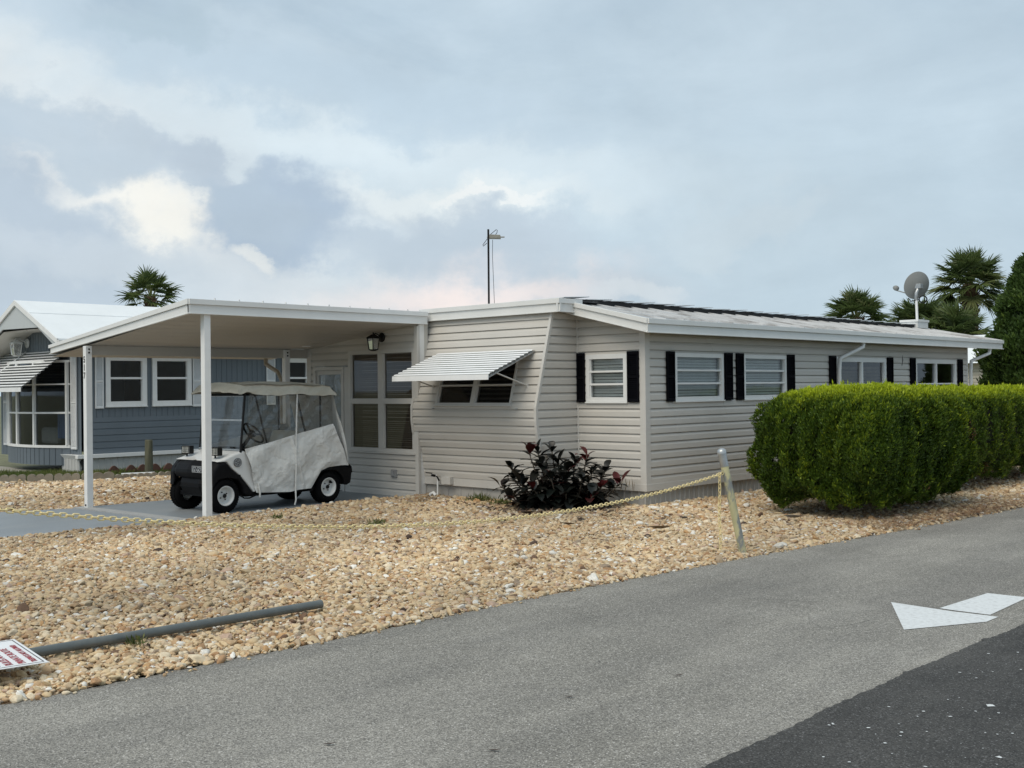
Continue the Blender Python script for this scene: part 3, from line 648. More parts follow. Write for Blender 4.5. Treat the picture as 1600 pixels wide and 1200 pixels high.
# hidden sides
w.quad((LX, 11.5, 0.2), (LX, REAR, 0.2), (LX, REAR, 2.8), (LX, 11.5, 2.8))
for za, zb in zip([0.23, 0.7, 1.05, 1.3], [0.7, 1.05, 1.3, 2.72]): w.quad((LX, bay_y(za), za), (LX, 11.7, za), (LX, 11.7, zb), (LX, bay_y(zb), zb))
w.quad((LX, REAR, 0.2), (HX, REAR, 0.2), (HX, REAR, 2.6), (LX, REAR, 2.9))
w.build('wall', VINYL, home, recalc=False)
# interior: floor and a partition so windows look into a room
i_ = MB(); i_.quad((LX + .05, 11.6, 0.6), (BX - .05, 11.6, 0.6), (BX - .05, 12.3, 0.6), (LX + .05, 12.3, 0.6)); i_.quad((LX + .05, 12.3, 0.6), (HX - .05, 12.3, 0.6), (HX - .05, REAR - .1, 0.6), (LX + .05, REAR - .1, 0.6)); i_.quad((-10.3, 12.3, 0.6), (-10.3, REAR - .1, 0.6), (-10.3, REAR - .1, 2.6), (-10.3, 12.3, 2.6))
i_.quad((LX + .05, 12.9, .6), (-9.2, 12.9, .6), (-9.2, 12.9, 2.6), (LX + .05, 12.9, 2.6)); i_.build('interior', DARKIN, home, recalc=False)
# trim
t = MB(); t.prism([(HX - 0.075, HY - 0.022), (HX + 0.0225, HY - 0.022), (HX + 0.0225, HY + 0.085), (HX + 0.001, HY + 0.085), (HX + 0.001, HY - 0.001), (HX - 0.075, HY - 0.001)], lambda p, q: (p[0], p[1], q), 0.30, 2.44)
t.build('corner_trim', TRIM, home, bevel=0.004)
t = MB(); t.box((BX + 0.006, HY - 0.03, 0.3), (BX + 0.032, HY - 0.001, 2.70)); t.build('corner_trim', TRIM, home, bevel=0.004)
t = MB(); t.box((HX - 0.001, REAR - 0.07, 0.3), (HX + 0.0225, REAR, 2.44)); t.build('corner_trim', TRIM, home, bevel=0.004)
for x0, x1 in ((LX - 0.012, LX + 0.028), (BX - 0.022, BX + 0.022)):
    t = MB()
    for za, zb in zip([p[0] for p in BP], [p[0] for p in BP[1:]]):
        a, b = bay_y(za), bay_y(zb)
        t.hexa([(x0, a - 0.026, za), (x1, a - 0.026, za), (x1, a + 0.02, za), (x0, a + 0.02, za), (x0, b - 0.026, zb), (x1, b - 0.026, zb), (x1, b + 0.02, zb), (x0, b + 0.02, zb)])
    t.build('bay_edge_trim', TRIM, home, bevel=0.002)
t = MB()
t.box((HX + 0.001, HY - 0.024, 0.255), (HX + 0.026, REAR, 0.352)); t.box((BX, HY - 0.026, 0.255), (HX + 0.0, HY - 0.001, 0.352))
t.box((LX, 11.40, 0.23), (BX + 0.022, 11.425, 0.352)); t.box((BX, 11.4255, 0.23), (BX + 0.022, HY - 0.027, 0.352))
t.build('base_trim', TRIM, home, bevel=0.003)
sk = MB()
def ribs(p0, p1, z0, z1, n, pitch=0.115):
    p0 = Vector(p0); p1 = Vector(p1); d = (p1 - p0); Ln = d.length; d.normalize(); n = Vector(n); u = 0; rr = random.Random(2)
    while u < Ln:
        e = min(Ln, u + pitch); a = u + 0.02; 
        P = [(u, 0), (u + .008, .014), (a, .014), (a + .006, 0), (e, 0)]
        for (x0, o0), (x1, o1) in zip(P, P[1:]):
            if x1 > Ln: break
            A = p0 + d * x0 + n * o0; B = p0 + d * x1 + n * o1
            sk.quad((A.x, A.y, z0), (B.x, B.y, z0), (B.x, B.y, z1), (A.x, A.y, z1))
        u = e
ribs((HX - 0.03, HY, 0), (HX - 0.03, REAR, 0), -0.03, 0.29, (1, 0, 0)); ribs((BX, HY + 0.02, 0), (HX - 0.03, HY + 0.02, 0), -0.03, 0.29, (0, -1, 0), 0.13)
ribs((LX + 0.02, 11.45, 0), (BX - 0.02, 11.45, 0), -0.03, 0.28, (0, -1, 0), 0.27); ribs((BX - .01, 11.45, 0), (BX - .01, HY, 0), -0.03, 0.28, (1, 0, 0))
sk.build('skirting', SKIRT, home, recalc=False)
# windows of the long side and front section
for k, (a, b, c, d, cols, rows) in enumerate(S_WIN):
    f = window(SIDEW, home, a - HY, b - HY, c, d, cols=cols, rows=rows, fw=0.055 if k < 2 else 0.075, gl=GLS, blind=BLIND if k < 2 else (BLINDW if k == 2 else None), slat=0.040 if k < 2 else 0.06,
               slit=0.5, sag=(k == 2), btop=None if k < 2 else 1.98, rowcuts=None if k < 2 else (1.66,), mb_=0.07)
window(FW, home, 0.177, 0.90, 1.462, 2.12, cols=1, rows=3, fw=0.062, blind=BLIND, slat=0.040, slit=0.5)
def shutter(wl, parent, u0, u1, v0, v1, m=BLACKSH, louv=True, name='shutter'):
    s = MB(); n0, n1 = 0.023, 0.050; e = 0.022
    wl.box(s, u0, u0 + e, v0, v1, n0, n1); wl.box(s, u1 - e, u1, v0, v1, n0, n1)
    for a, b in ((v0, v0 + 0.04), (v1 - 0.04, v1), ((v0 + v1) / 2 - 0.02, (v0 + v1) / 2 + 0.02)): wl.box(s, u0 + e, u1 - e, a, b, n0, n1)
    z = v0 + 0.04
    while z < v1 - 0.05:
        if not ((v0 + v1) / 2 - 0.045 < z < (v0 + v1) / 2 + 0.02):
            s.quad(wl.p(u0 + e, z, n1 - 0.004), wl.p(u1 - e, z, n1 - 0.004), wl.p(u1 - e, z + 0.024, n0 + 0.002), wl.p(u0 + e, z + 0.024, n0 + 0.002))
        z += 0.026
    s.add([wl.p(u0 + .001, v0 + .001, n0), wl.p(u1 - .001, v0 + .001, n0), wl.p(u1 - .001, v1 - .001, n0), wl.p(u0 + .001, v1 - .001, n0)], [(0, 1, 2, 3)])
    return s.build(name, m, parent)
for a, b in ((12.583, 12.767), (14.031, 14.23), (14.342, 14.535), (15.825, 16.04), (17.20, 17.42), (19.37, 19.587), (20.33, 20.545), (22.55, 22.775)): shutter(SIDEW, home, a - HY, b - HY, 1.455 if b < 17 else 1.04, 2.148)
shutter(FW, home, 0.022, 0.160, 1.455, 2.148); shutter(FW, home, 0.917, 1.105, 1.455, 2.148)
# bay window, set in the leaning face
lean = Vector((0, 11.615 - 11.255, 2.72 - 1.40)).normalized()
BWALL = Wall((LX, bay_y(1.42) + 0.0, 1.42), (1, 0, 0), lean, Vector((0, -lean.z, lean.y)))
window(BWALL, home, BW0, BW1, 0.0, 0.67, cols=2, rows=2, fw=0.035, bar=0.022, mb_=0.085, frame=TRIM, gl=GLSD, blind=LOUV, slat=0.032, slit=0.45, rowcuts=(0.30,))
# clam-shell awning over it
aw = MB(); AZ, AY = 2.185, bay_y(2.185) - 0.03
ax0, ax1 = -12.39, -10.44; n = 11; P0 = Vector((0, AY, AZ)); P1 = Vector((0, 10.52, 1.835))
for k in range(n):
    t0, t1 = k / n, (k + 1) / n; A = P0.lerp(P1, t0); B = P0.lerp(P1, t1)
    nn = Vector((0, -(P1 - P0).z, (P1 - P0).y)).normalized(); nn = -nn if nn.z < 0 else nn
    x0 = ax0 - 0.0; x1 = ax1
    c = [A + nn * 0.016, A.lerp(B, .45) + nn * 0.024, A.lerp(B, .66) + nn * 0.014, A.lerp(B, .70) - nn * 0.014, B - nn * 0.012]
    for j, (p, q) in enumerate(zip(c, c[1:])): aw.quad((x0, p.y, p.z), (x1, p.y, p.z), (x1, q.y, q.z), (x0, q.y, q.z), 1 if j >= 2 else 0)
aw.hexa([(ax0, P1.y - .005, P1.z - 0.055), (ax1, P1.y - .005, P1.z - 0.055), (ax1, P1.y + .008, P1.z - 0.055), (ax0, P1.y + .008, P1.z - 0.055), (ax0, P1.y - .001, P1.z + .018), (ax1, P1.y - .001, P1.z + .018), (ax1, P1.y + .012, P1.z + .018), (ax0, P1.y + .012, P1.z + .018)])
AWN = mat('awning_white', (0.80, 0.81, 0.81), 0.35, var=0.03, dirt=0.3, dscale=5, dcol=(0.6, 0.6, 0.58))
AGAP = mat('awning_gap', (.10, .11, .11), .6)
awo = aw.build('awning', [AWN, AGAP], home, recalc=False)
for x in (ax0 + 0.02, ax1 - 0.02):
    ar = MB()
    a = P0 + Vector((x, 0, -0.02)); b = P1 + Vector((x, 0.03, -0.02)); ar.tube([a, b], 0.011, 6)
    for k in range(11):
        q = a.lerp(b, (k + .5) / 11); ar.box((q.x - .012, q.y - .015, q.z - .002), (q.x + .012, q.y + .015, q.z + .022))
    ar.build('awning_rail', METAL, home)
for x in (ax0 + 0.02, ax1 - 0.02):
    ar = MB(); ar.tube([(x, P1.y + 0.16, P1.z + 0.04), (x - .02, bay_y(1.70) - 0.02, 1.70)], 0.010, 8); ar.box((x - .045, bay_y(1.7) - .03, 1.67), (x + .0, bay_y(1.7) + .0, 1.73)); ar.build('awning_arm', TRIM, home)
for x in (-12.32, -10.62):
    ar = MB(); ar.box((x, bay_y(1.36) - .035, 1.37), (x + .035, bay_y(1.36) - .012, 1.385)); ar.build('awning_latch', METAL, home)

# roofs and fascias
def fascia(mb, a, b, z0, z1, n, zz=None, th=0.03):
    """two-step metal fascia from a to b; z0,z1 (lower, upper) at a; zz at b"""
    a = Vector((a[0], a[1], 0)); b = Vector((b[0], b[1], 0)); n = Vector(n); y0, y1 = zz or (z0, z1)
    def bx(f0, f1, o0, o1):
        za0, za1 = z0 + (z1 - z0) * f0, z0 + (z1 - z0) * f1; zb0, zb1 = y0 + (y1 - y0) * f0, y0 + (y1 - y0) * f1
        mb.hexa([a + n * o0 + Vector((0, 0, za0)), b + n * o0 + Vector((0, 0, zb0)), b + n * o1 + Vector((0, 0, zb0)), a + n * o1 + Vector((0, 0, za0)),
                 a + n * o0 + Vector((0, 0, za1)), b + n * o0 + Vector((0, 0, zb1)), b + n * o1 + Vector((0, 0, zb1)), a + n * o1 + Vector((0, 0, za1))])
    bx(0, 0.08, -th, 0.012); bx(0.08, 0.64, -th, 0.0); bx(0.64, 1.0, -th, 0.022)
EX, EY0, EY1 = -8.80, 11.84, 24.35
RX = -10.32
ro = MB()
ZE, ZR = 2.545, 2.868
# right slope, made of overlapping sheets with raised laps
y = EY0 + 0.02; k = 0; rr = random.Random(9)
while y < EY1 - 0.02:
    e = min(y + 0.41, EY1 - 0.02); j0, j1 = rr.uniform(0, 0.004), rr.uniform(0.004, 0.012)
    a0, a1, b0, b1 = (EX, y, ZE + j0), (RX, y, ZR - 0.02 + j0), (EX, e, ZE + j1), (RX, e, ZR - 0.02 + j1)
    ro.quad(a0, b0, b1, a1); ro.box((0, 0, 0), (0, 0, 0)) if False else None
    ro.hexa([(EX, e - .03, ZE + j1), (EX, e, ZE + j1), (RX, e, ZR - .02 + j1), (RX, e - .03, ZR - .02 + j1), (EX, e - .02, ZE + j1 + .02), (EX, e - .008, ZE + j1 + .02), (RX, e - .008, ZR + j1), (RX, e - .02, ZR + j1)])
    y = e; k += 1
ro.build('roof', ROOFW, home, recalc=False)
rb = MB(); y = 11.90; k = 0; ZR += 0.028
ROOFCAP = mat('ridge_sheet_white', (0.74, 0.76, 0.77), 0.4, var=0.04, dirt=0.5, dscale=4, dcol=(0.5, 0.5, 0.49))
while y < 23.3:
    e = y + 0.53; j = rr.uniform(-0.006, 0.006); s = rr.uniform(0.018, 0.034)
    p = [(RX + .03, y, ZR + .030 + j), (RX + .03, e + .03, ZR + .030 + j + s), (RX - 1.2, e + .03, ZR + .022 + j + s), (RX - 1.2, y, ZR + .022 + j)]
    rb.hexa([*p, *[(a, b, c + 0.012) for a, b, c in p]]); y = e
rb.box((-12.95, EY0, 2.86), (RX - 0.05, EY1, 2.885))
rb.build('roof_cap_sheets', ROOFCAP, home, bevel=0.002)
tb = MB(); tb.box((RX - 0.02, 11.90, ZR - 0.08), (RX + 0.005, 23.45, ZR + 0.03)); tb.box((RX - 0.02, 11.88, ZR - .02), (RX + 0.10, 12.6, ZR + 0.012)); tb.build('roof_gap_shade', SHADE, home)  # solid black strips painting the shadow gap below the ridge sheets
ec = MB(); ec.box((RX - 0.3, 23.42, ZR - 0.03), (RX + 0.08, 23.95, ZR + 0.10)); ec.box((RX - 0.32, 23.40, ZR + .101), (RX + 0.10, 23.97, ZR + 0.15)); ec.build('roof_end_cap', WHITE, home, bevel=0.004)
ZR -= 0.028
fa = MB()
fascia(fa, (EX, EY0), (EX, EY1), 2.372, 2.560, (1, 0, 0))
fascia(fa, (EX + 0.0, EY0), (-10.20, EY0), 2.372, 2.560, (0, -1, 0), zz=(2.70, 2.875))
fascia(fa, (LX - 0.10, 11.52), (-10.037, 11.52), 2.700, 2.888, (0, -1, 0))
fascia(fa, (-10.06, 11.499), (-10.06, 12.0), 2.700, 2.888, (1, 0, 0))
fascia(fa, (EX, EY1), (RX, EY1), 2.372, 2.560, (0, 1, 0), zz=(2.70, 2.875))
fa.build('fascia', WHITE, home, bevel=0.003)
so = MB()
so.quad((EX - .02, EY0, 2.40), (EX - .02, EY1, 2.40), (HX - .02, EY1, 2.45), (HX - .02, EY0, 2.45))
so.quad((EX - .02, EY0 + .005, 2.385), (EX - .02, HY + .05, 2.385), (-10.2, HY + .05, 2.71), (-10.2, EY0 + .005, 2.71))
so.quad((LX - .1, 11.525, 2.715), (-10.07, 11.525, 2.715), (-10.07, 12.2, 2.715), (LX - .1, 12.2, 2.715))
so.build('soffit', TRIM, home, recalc=False)
rt_ = MB(); rt_.quad((LX - .1, 11.53, 2.87), (-10.07, 11.53, 2.87), (-10.07, 12.4, 2.875), (LX - .1, 12.4, 2.875)); rt_.build('bay_roof', ROOFW, home, recalc=False)
# downspouts
def downspout(pts, parent, m, r=0.034, name='downspout'):
    d = MB(); P = [Vector(p) for p in pts]; path = [P[0]]
    for a, b, c in zip(P, P[1:], P[2:]):
        for t in (0.15, 0.5, 0.85): path.append((a.lerp(b, 1 - 0.07 / max(.08, (b - a).length))).lerp(b, min(1, t * 2)).lerp(b.lerp(c, 0.07 / max(.08, (c - b).length)), max(0, t * 2 - 1)))
    path.append(P[-1]); d.tube(path, r, 10); return d.build(name, m, parent)
downspout([(EX - .05, 18.05, 2.39), (EX - .05, 18.02, 2.30), (HX + .06, 17.52, 2.10), (HX + .06, 17.49, 1.9), (HX + .06, 17.49, 0.1)], home, WHITE)
downspout([(EX - .05, 23.75, 2.39), (EX - .05, 23.72, 2.28), (HX + .05, 23.20, 2.12), (HX + .05, 23.17, 1.9), (HX + .05, 23.17, 0.1)], home, WHITE)
# thin wire on the side wall
c = MB(); c.tube([(HX + .02, 20.02, 2.2), (HX + .025, 20.03, 2.1), (HX + .02, 20.0, 2.0)], 0.005, 5); c.build('cable', IRON, home)

# ---- glazed room under the carport (part of the home)
WY = 11.30
RW = Wall((-15.42, WY, 0), (1, 0, 0), (0, 0, 1), (0, -1, 0))
def ceil_z(x): return 2.655 + (x + 12.65) * (0.425 / 4.0)
rw = MB()
U = lambda x: x + 15.42
ops = [(U(-15.30), U(-14.37), 0, 2.06), (U(-14.37), U(-12.72), 0.69, 2.29)]
siding(rw, lambda u, z: RW.p(u, z), 0.05, U(-12.70), 0.02, 2.75, ops, nrm=(0, -1, 0), top=lambda u: ceil_z(u - 15.42) + 0.1)
rw.quad((-15.42, WY, 0), (-15.42, 18, 0), (-15.42, 18, 2.6), (-15.42, WY, 2.6)); rw.quad((-15.42, 18, 0), (-12.8, 18, 0), (-12.8, 18, 2.8), (-15.42, 18, 2.8)); rw.quad((-12.70, WY, 0), (-12.70, 11.5, 0), (-12.70, 11.5, 2.8), (-12.70, WY, 2.8))
rw.build('porch_room_wall', VINYL, home, recalc=False)
t = MB(); RW.box(t, -0.06, 0.05, 0.0, 2.40, -0.04, 0.028); t.build('porch_corner_trim', TRIM, home, bevel=0.003)
t = MB(); RW.box(t, U(-12.76), U(-12.685), 0.0, 2.62, -0.02, 0.030); t.build('porch_corner_trim', TRIM, home, bevel=0.003)
t = MB()
RW.box(t, U(-14.50), U(-14.37), 0.0, 2.04, -0.02, 0.014); t.build('porch_corner_trim', TRIM, home, bevel=0.003)
window(RW, home, U(-14.37), U(-12.76), 0.69, 2.29, cols=2, rows=2, fw=0.06, bar=0.085, mb_=0.125, frame=TRIM, gl=GLSD, blind=BLINDD, slat=0.032, slit=0.6, rowcuts=(1.485,))
dr = MB(); RW.box(dr, U(-15.30), U(-15.245), 0.0, 1.99, -0.05, 0.03); RW.box(dr, U(-14.545), U(-14.50), 0.0, 1.99, -0.05, 0.03); RW.box(dr, U(-15.30), U(-14.50), 1.99, 2.05, -0.05, 0.03)
RW.box(dr, U(-15.24), U(-14.55), 0.03, 0.30, -0.04, 0.0); RW.box(dr, U(-15.24), U(-15.19), 0.301, 1.92, -0.04, 0.0); RW.box(dr, U(-14.60), U(-14.55), 0.301, 1.92, -0.04, 0.0); RW.box(dr, U(-15.24), U(-14.55), 1.921, 1.985, -0.04, 0.0)
door = dr.build('door', TRIM, home, bevel=0.003)
g = MB(); g.quad(RW.p(U(-15.19), .30, -.02), RW.p(U(-14.60), .30, -.02), RW.p(U(-14.60), 1.92, -.02), RW.p(U(-15.19), 1.92, -.02)); put_child(g, 'pane', glass('door_glass', tint=(0.7, 0.74, 0.74), base=0.06, rough=0.15, haze=0.35, hcol=(0.42, 0.45, 0.46), wob=0.3), door)
g = MB(); RW.box(g, U(-14.59), U(-14.565), 0.95, 1.07, 0.0, 0.045); put_child(g, 'handle', IRON, door)
g = MB(); c0 = RW.p(U(-14.88), 1.62, 0.0); g.add([c0 + Vector((sin(t_) * .055 * (1 - .35 * cos(t_)), -.004, -.012 + cos(t_) * .10)) for t_ in [2 * pi * k / 14 for k in range(14)]], [tuple(range(14))]); put_child(g, 'decal', PLASB, door)
g = MB(); g.quad((-15.35, 11.55, .02), (-14.35, 11.55, .02), (-14.35, 11.55, 2.3), (-15.35, 11.55, 2.3)); g.build('inner_door', mat('inner_door_paint', (0.33, 0.36, 0.36), 0.6), home, recalc=False)
ob = MB(); RW.box(ob, U(-13.31), U(-13.19), 0.31, 0.43, 0.01, 0.05); RW.box(ob, U(-13.29), U(-13.23), 0.33, 0.41, 0.0505, 0.07); ob.build('outlet_box', mat('outlet_grey', (0.3, 0.3, 0.3), 0.5), home, bevel=0.004)
def coach_lamp(parent, w_, u, v, m, s=1.0, name='wall_lantern'):
    l = MB(); cx = w_.p(u, v, 0.17 * s); l.lathe([(0.0, 0.0), (0.065 * s, 0.0), (0.065 * s, 0.015 * s), (0.03 * s, 0.03 * s), (0.0, 0.03 * s)], w_.p(u, v + 0.02, 0.015), w_.n, 18)
    l.tube([w_.p(u, v + 0.02, 0.03), w_.p(u, v + .05 * s, .08 * s), w_.p(u, v + .07 * s, .13 * s), w_.p(u, v + .05 * s, .17 * s)], 0.009 * s, 8)
    def ring(z, r): return [cx + Vector((sx * r, sy * r, z)) for sx, sy in ((-1, -1), (1, -1), (1, 1), (-1, 1))]
    def loft(a, b): l.add(a + b, [(0, 1, 5, 4), (1, 2, 6, 5), (2, 3, 7, 6), (3, 0, 4, 7)])
    loft(ring(.015 * s, .065 * s), ring(.055 * s, .018 * s)); loft(ring(.0, .068 * s), ring(.015 * s, .065 * s)); l.add(ring(.0, .068 * s), [(0, 1, 2, 3)])
    T, B = ring(0, .058 * s), ring(-.15 * s, .042 * s)
    for a, b in zip(T, B): l.tube([a, b], 0.006 * s, 5)
    for q in (B, T): l.tube(q, 0.006 * s, 5, closed=True)
    l.add(ring(-.155 * s, .044 * s) + ring(-.17 * s, .02 * s), [(0, 1, 5, 4), (1, 2, 6, 5), (2, 3, 7, 6), (3, 0, 4, 7), (4, 5, 6, 7)])
    l.lathe([(0.0, .085 * s), (.010 * s, .075 * s), (.006 * s, .055 * s)], cx, (0, 0, 1), 8)
    o = l.build(name, m, parent)
    g = MB(); g.add(ring(-.003, .054 * s) + ring(-.148 * s, .039 * s), [(0, 1, 5, 4), (1, 2, 6, 5), (2, 3, 7, 6), (3, 0, 4, 7)]); put_child(g, 'lamp_glass', glass('lamp_glass', tint=(.9, .9, .88), base=.05, haze=.3, hcol=(.6, .6, .58)), o)
coach_lamp(home, RW, U(-13.52), 2.46, IRON, 1.15)
# utility box and water standpipe at the foot of the bay
ub = MB(); ub.box((-12.25, 11.33, 0.25), (-12.06, 11.40, 0.36)); ub.build('utility_box', TRIM, home, bevel=0.004)
sp_ = empty('water_standpipe', (-12.33, 11.30, 0.03), 'white standpipe with a black hose tap at the foot of the bay wall', 'water pipe')
a = MB(); a.tube([(-12.33, 11.33, 0.03), (-12.33, 11.33, 0.33), (-12.36, 11.32, 0.38)], 0.013, 8); a.build('pipe', WHITE, sp_)
a = MB(); a.tube([(-12.36, 11.31, 0.37), (-12.37, 11.25, 0.385)], 0.018, 8); a.tube([(-12.38, 11.27, 0.41), (-12.47, 11.22, 0.42)], 0.009, 6); a.tube([(-12.33, 11.31, .37), (-12.29, 11.33, .30)], .012, 6); a.build('tap', IRON, sp_)
a = MB(); a.tube([(-12.43, 11.28, 0.02), (-12.43, 11.28, 0.10), (-12.38, 11.29, 0.12), (-12.34, 11.30, 0.08)], 0.028, 8); a.build('valve', WHITE, sp_)

# ------------------------------------------------------------------ carport
cp = empty('carport', (-14.2, 9.5, 0.0), 'flat-roofed white metal carport on slim posts over the golf cart', 'carport')
CX0, CX1, CY0, CY1 = -16.65, -12.66, 7.42, 11.46
def ctop(x): return 2.835 + (x - CX1) * (0.45 / 3.99)
r_ = MB(); r_.hexa([(CX0, CY0 + .02, ctop(CX0) - .05), (CX1 - .02, CY0 + .02, ctop(CX1) - .05), (CX1 - .02, CY1, ctop(CX1) - .05), (CX0, CY1, ctop(CX0) - .05), (CX0, CY0 + .02, ctop(CX0) - .02), (CX1 - .02, CY0 + .02, ctop(CX1) - .02), (CX1 - .02, CY1, ctop(CX1) - .02), (CX0, CY1, ctop(CX0) - .02)])
y = 7.8
while y < 11.4:
    for dx0, dx1 in ((CX0 + .05, CX1 - .06),):
        P = [(-.05, 0), (-.03, .028), (.03, .028), (.05, 0)]
        for (a, za), (b, zb) in zip(P, P[1:]): r_.quad((dx0, y + a, ctop(dx0) - .02 + za), (dx1, y + a, ctop(dx1) - .02 + za), (dx1, y + b, ctop(dx1) - .02 + zb), (dx0, y + b, ctop(dx0) - .02 + zb))
    y += 0.365
r_.build('roof_panel', ROOFW, cp, recalc=False)
for k in range(10):
    b = MB(); yy = 7.82 + k * 0.365; b.lathe([(0, 0), (.016, 0), (.016, .012), (.009, .018), (.009, .035), (0, .038)], (CX1 - .045, yy, ctop(CX1) - .005), (0, 0, 1), 8); b.build('roof_screw', METAL, cp)
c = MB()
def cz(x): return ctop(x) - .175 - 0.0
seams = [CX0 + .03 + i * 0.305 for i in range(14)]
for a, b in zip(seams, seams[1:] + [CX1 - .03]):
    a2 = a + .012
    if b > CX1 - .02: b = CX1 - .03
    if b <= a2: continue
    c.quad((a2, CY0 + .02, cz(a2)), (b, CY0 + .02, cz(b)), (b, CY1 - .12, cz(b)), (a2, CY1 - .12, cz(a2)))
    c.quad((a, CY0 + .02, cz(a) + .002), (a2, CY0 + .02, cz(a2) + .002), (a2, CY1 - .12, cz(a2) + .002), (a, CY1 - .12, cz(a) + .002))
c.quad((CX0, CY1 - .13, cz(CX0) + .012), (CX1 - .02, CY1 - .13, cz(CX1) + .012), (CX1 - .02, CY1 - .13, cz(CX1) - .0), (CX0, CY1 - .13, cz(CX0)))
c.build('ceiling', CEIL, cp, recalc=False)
f_ = MB(); fascia(f_, (CX1, CY0), (CX1, CY1), 2.648, 2.838, (1, 0, 0)); f_.build('side_fascia', WHITE, cp, bevel=0.003)
f_ = MB(); fascia(f_, (CX0, CY0), (CX1 + .002, CY0), 2.255, 2.388, (0, -1, 0), zz=(2.648, 2.838)); f_.build('front_fascia', WHITE, cp, bevel=0.003)
f_ = MB(); fascia(f_, (CX0, CY0), (CX0, CY1), 2.255, 2.388, (-1, 0, 0)); f_.build('side_fascia', WHITE, cp, bevel=0.003)
b = MB(); b.box((-15.53, 7.24 + .2, 2.205), (-15.46, 11.28, cz(-15.46) - .001)); b.build('beam', CEIL, cp, bevel=0.003)
b = MB(); b.box((-15.50, 11.295 - .06, 2.355), (-15.40, 11.29, 2.395)); b.build('light_fixture', CEIL, cp)
def post(x0, y0, z1, w=0.092, bolts=False, plate=True):
    p = MB(); p.box((x0 - w / 2, y0 - w / 2, 0.02), (x0 + w / 2, y0 + w / 2, z1)); o = p.build('post', POSTW, cp, bevel=0.004)
    if bolts:
        for z in (z1 - .045, z1 - .095):
            q = MB(); q.lathe([(0, 0), (.014, 0), (.014, .008), (0, .010)], (x0 + w / 2 + .0005, y0, z), (1, 0, 0), 8); put_child(q, 'bolt', IRON, o)
    q = MB(); q.box((x0 - .012, y0 - w / 2 - .009, .05), (x0 + .018, y0 - w / 2 - .001, .075)); put_child(q, 'bolt', IRON, o)
    return o
P1 = post(-12.735, 7.70, ctop(-12.735) - .176)
P2 = post(-15.445, 7.43, 2.335, bolts=True)
P3 = post(-15.445, 10.83, 2.335, bolts=True)
P4 = post(-12.74, 11.375, ctop(-12.74) - .176)
# house number on the narrow front face of the left post
for ch, zz in zip("517", (2.10, 1.985, 1.87)):
    text_obj('house_number', ch, 0.125, frame_mtx((-15.475, 7.43 - .0475, zz), (1, 0, 0), (0, 0, 1)), IRON, P2, extrude=0.002, sx=0.9)
DSB = mat('downspout_tan', (0.36, 0.31, 0.24), 0.5, dirt=0.6, dscale=5, dcol=(0.2, 0.16, 0.11))
downspout([(-16.2, 10.95, 2.22), (-16.2, 10.95, 2.12), (-15.75, 10.88, 1.98), (-15.62, 10.86, 1.85), (-15.58, 10.86, 0.05)], cp, DSB, r=0.035)

# ------------------------------------------------------------------ golf cart
ct = empty('golf_cart', (-13.75, 9.1, 0.022), 'white and black golf cart in a zipped clear and white weather enclosure', 'golf cart')
XN, XF, XC = -13.2, -14.3, -13.75
GZ = 0.022
def wheel(x, y, side, steer=0.0, front=False):
    ax = Vector((side * cos(steer), side * sin(steer), 0)); c = Vector((x, y, 0.232 + GZ))
    t = MB(); prof = [(.115, -.085), (.165, -.098), (.205, -.092), (.226, -.070), (.232, -.03), (.232, .03), (.226, .070), (.205, .092), (.165, .098), (.128, .085)]
    t.lathe(prof, c, ax, 40)
    for k in range(40):   # tread blocks
        a = 2 * pi * k / 40; d = Vector((0, 0, 1)) * cos(a) + ax.cross(Vector((0, 0, 1))) * sin(a); e = ax.cross(d) * 0.011
        for s0, s1 in ((-.066, -.012), (.012, .066)):
            b0 = c + d * .228; b1 = c + d * .2355
            t.hexa([b0 + e + ax * s0, b0 + e + ax * s1, b0 - e + ax * s1, b0 - e + ax * s0, b1 + e + ax * s0, b1 + e + ax * s1, b1 - e + ax * s1, b1 - e + ax * s0])
    w_ = empty('wheel', (x, y, 0.232 + GZ), None, None); w_.parent = ct; w_.location = Vector((x, y, 0.232 + GZ)) - ct.location
    def pc(mb, nm, m): o = mb.build(nm, m, None); o.parent = w_; o.location = -Vector((x, y, 0.232 + GZ)); return o
    pc(t, 'tyre', RUBBER)
    r = MB(); r.lathe([(.130, .084), (.136, .093), (.126, .092), (.114, .070), (.106, .02), (.088, .012), (.075, .015), (.06, .028), (.034, .030), (.034, .055), (.022, .058), (0, .058)], c, ax, 36); pc(r, 'rim', RIMW)
    r = MB()
    for k in range(4):
        a = 2 * pi * k / 4 + .5; d = Vector((0, 0, 1)) * cos(a) + ax.cross(Vector((0, 0, 1))) * sin(a); r.lathe([(0, 0), (.009, 0), (.009, .014), (0, .016)], c + d * .055 + ax * .028, ax, 6)
    r.lathe([(0, .0), (.030, .0), (.028, .012), (0, .014)], c + ax * .056, ax, 14); pc(r, 'hub', IRON)
for (x, y, s, st) in ((XN - .105, 8.27, 1, 0.06), (XF + .105, 8.27, -1, -0.06 + 0.0), (XN - .105, 9.99, 1, 0), (XF + .105, 9.99, -1, 0)): wheel(x, y, s, st)
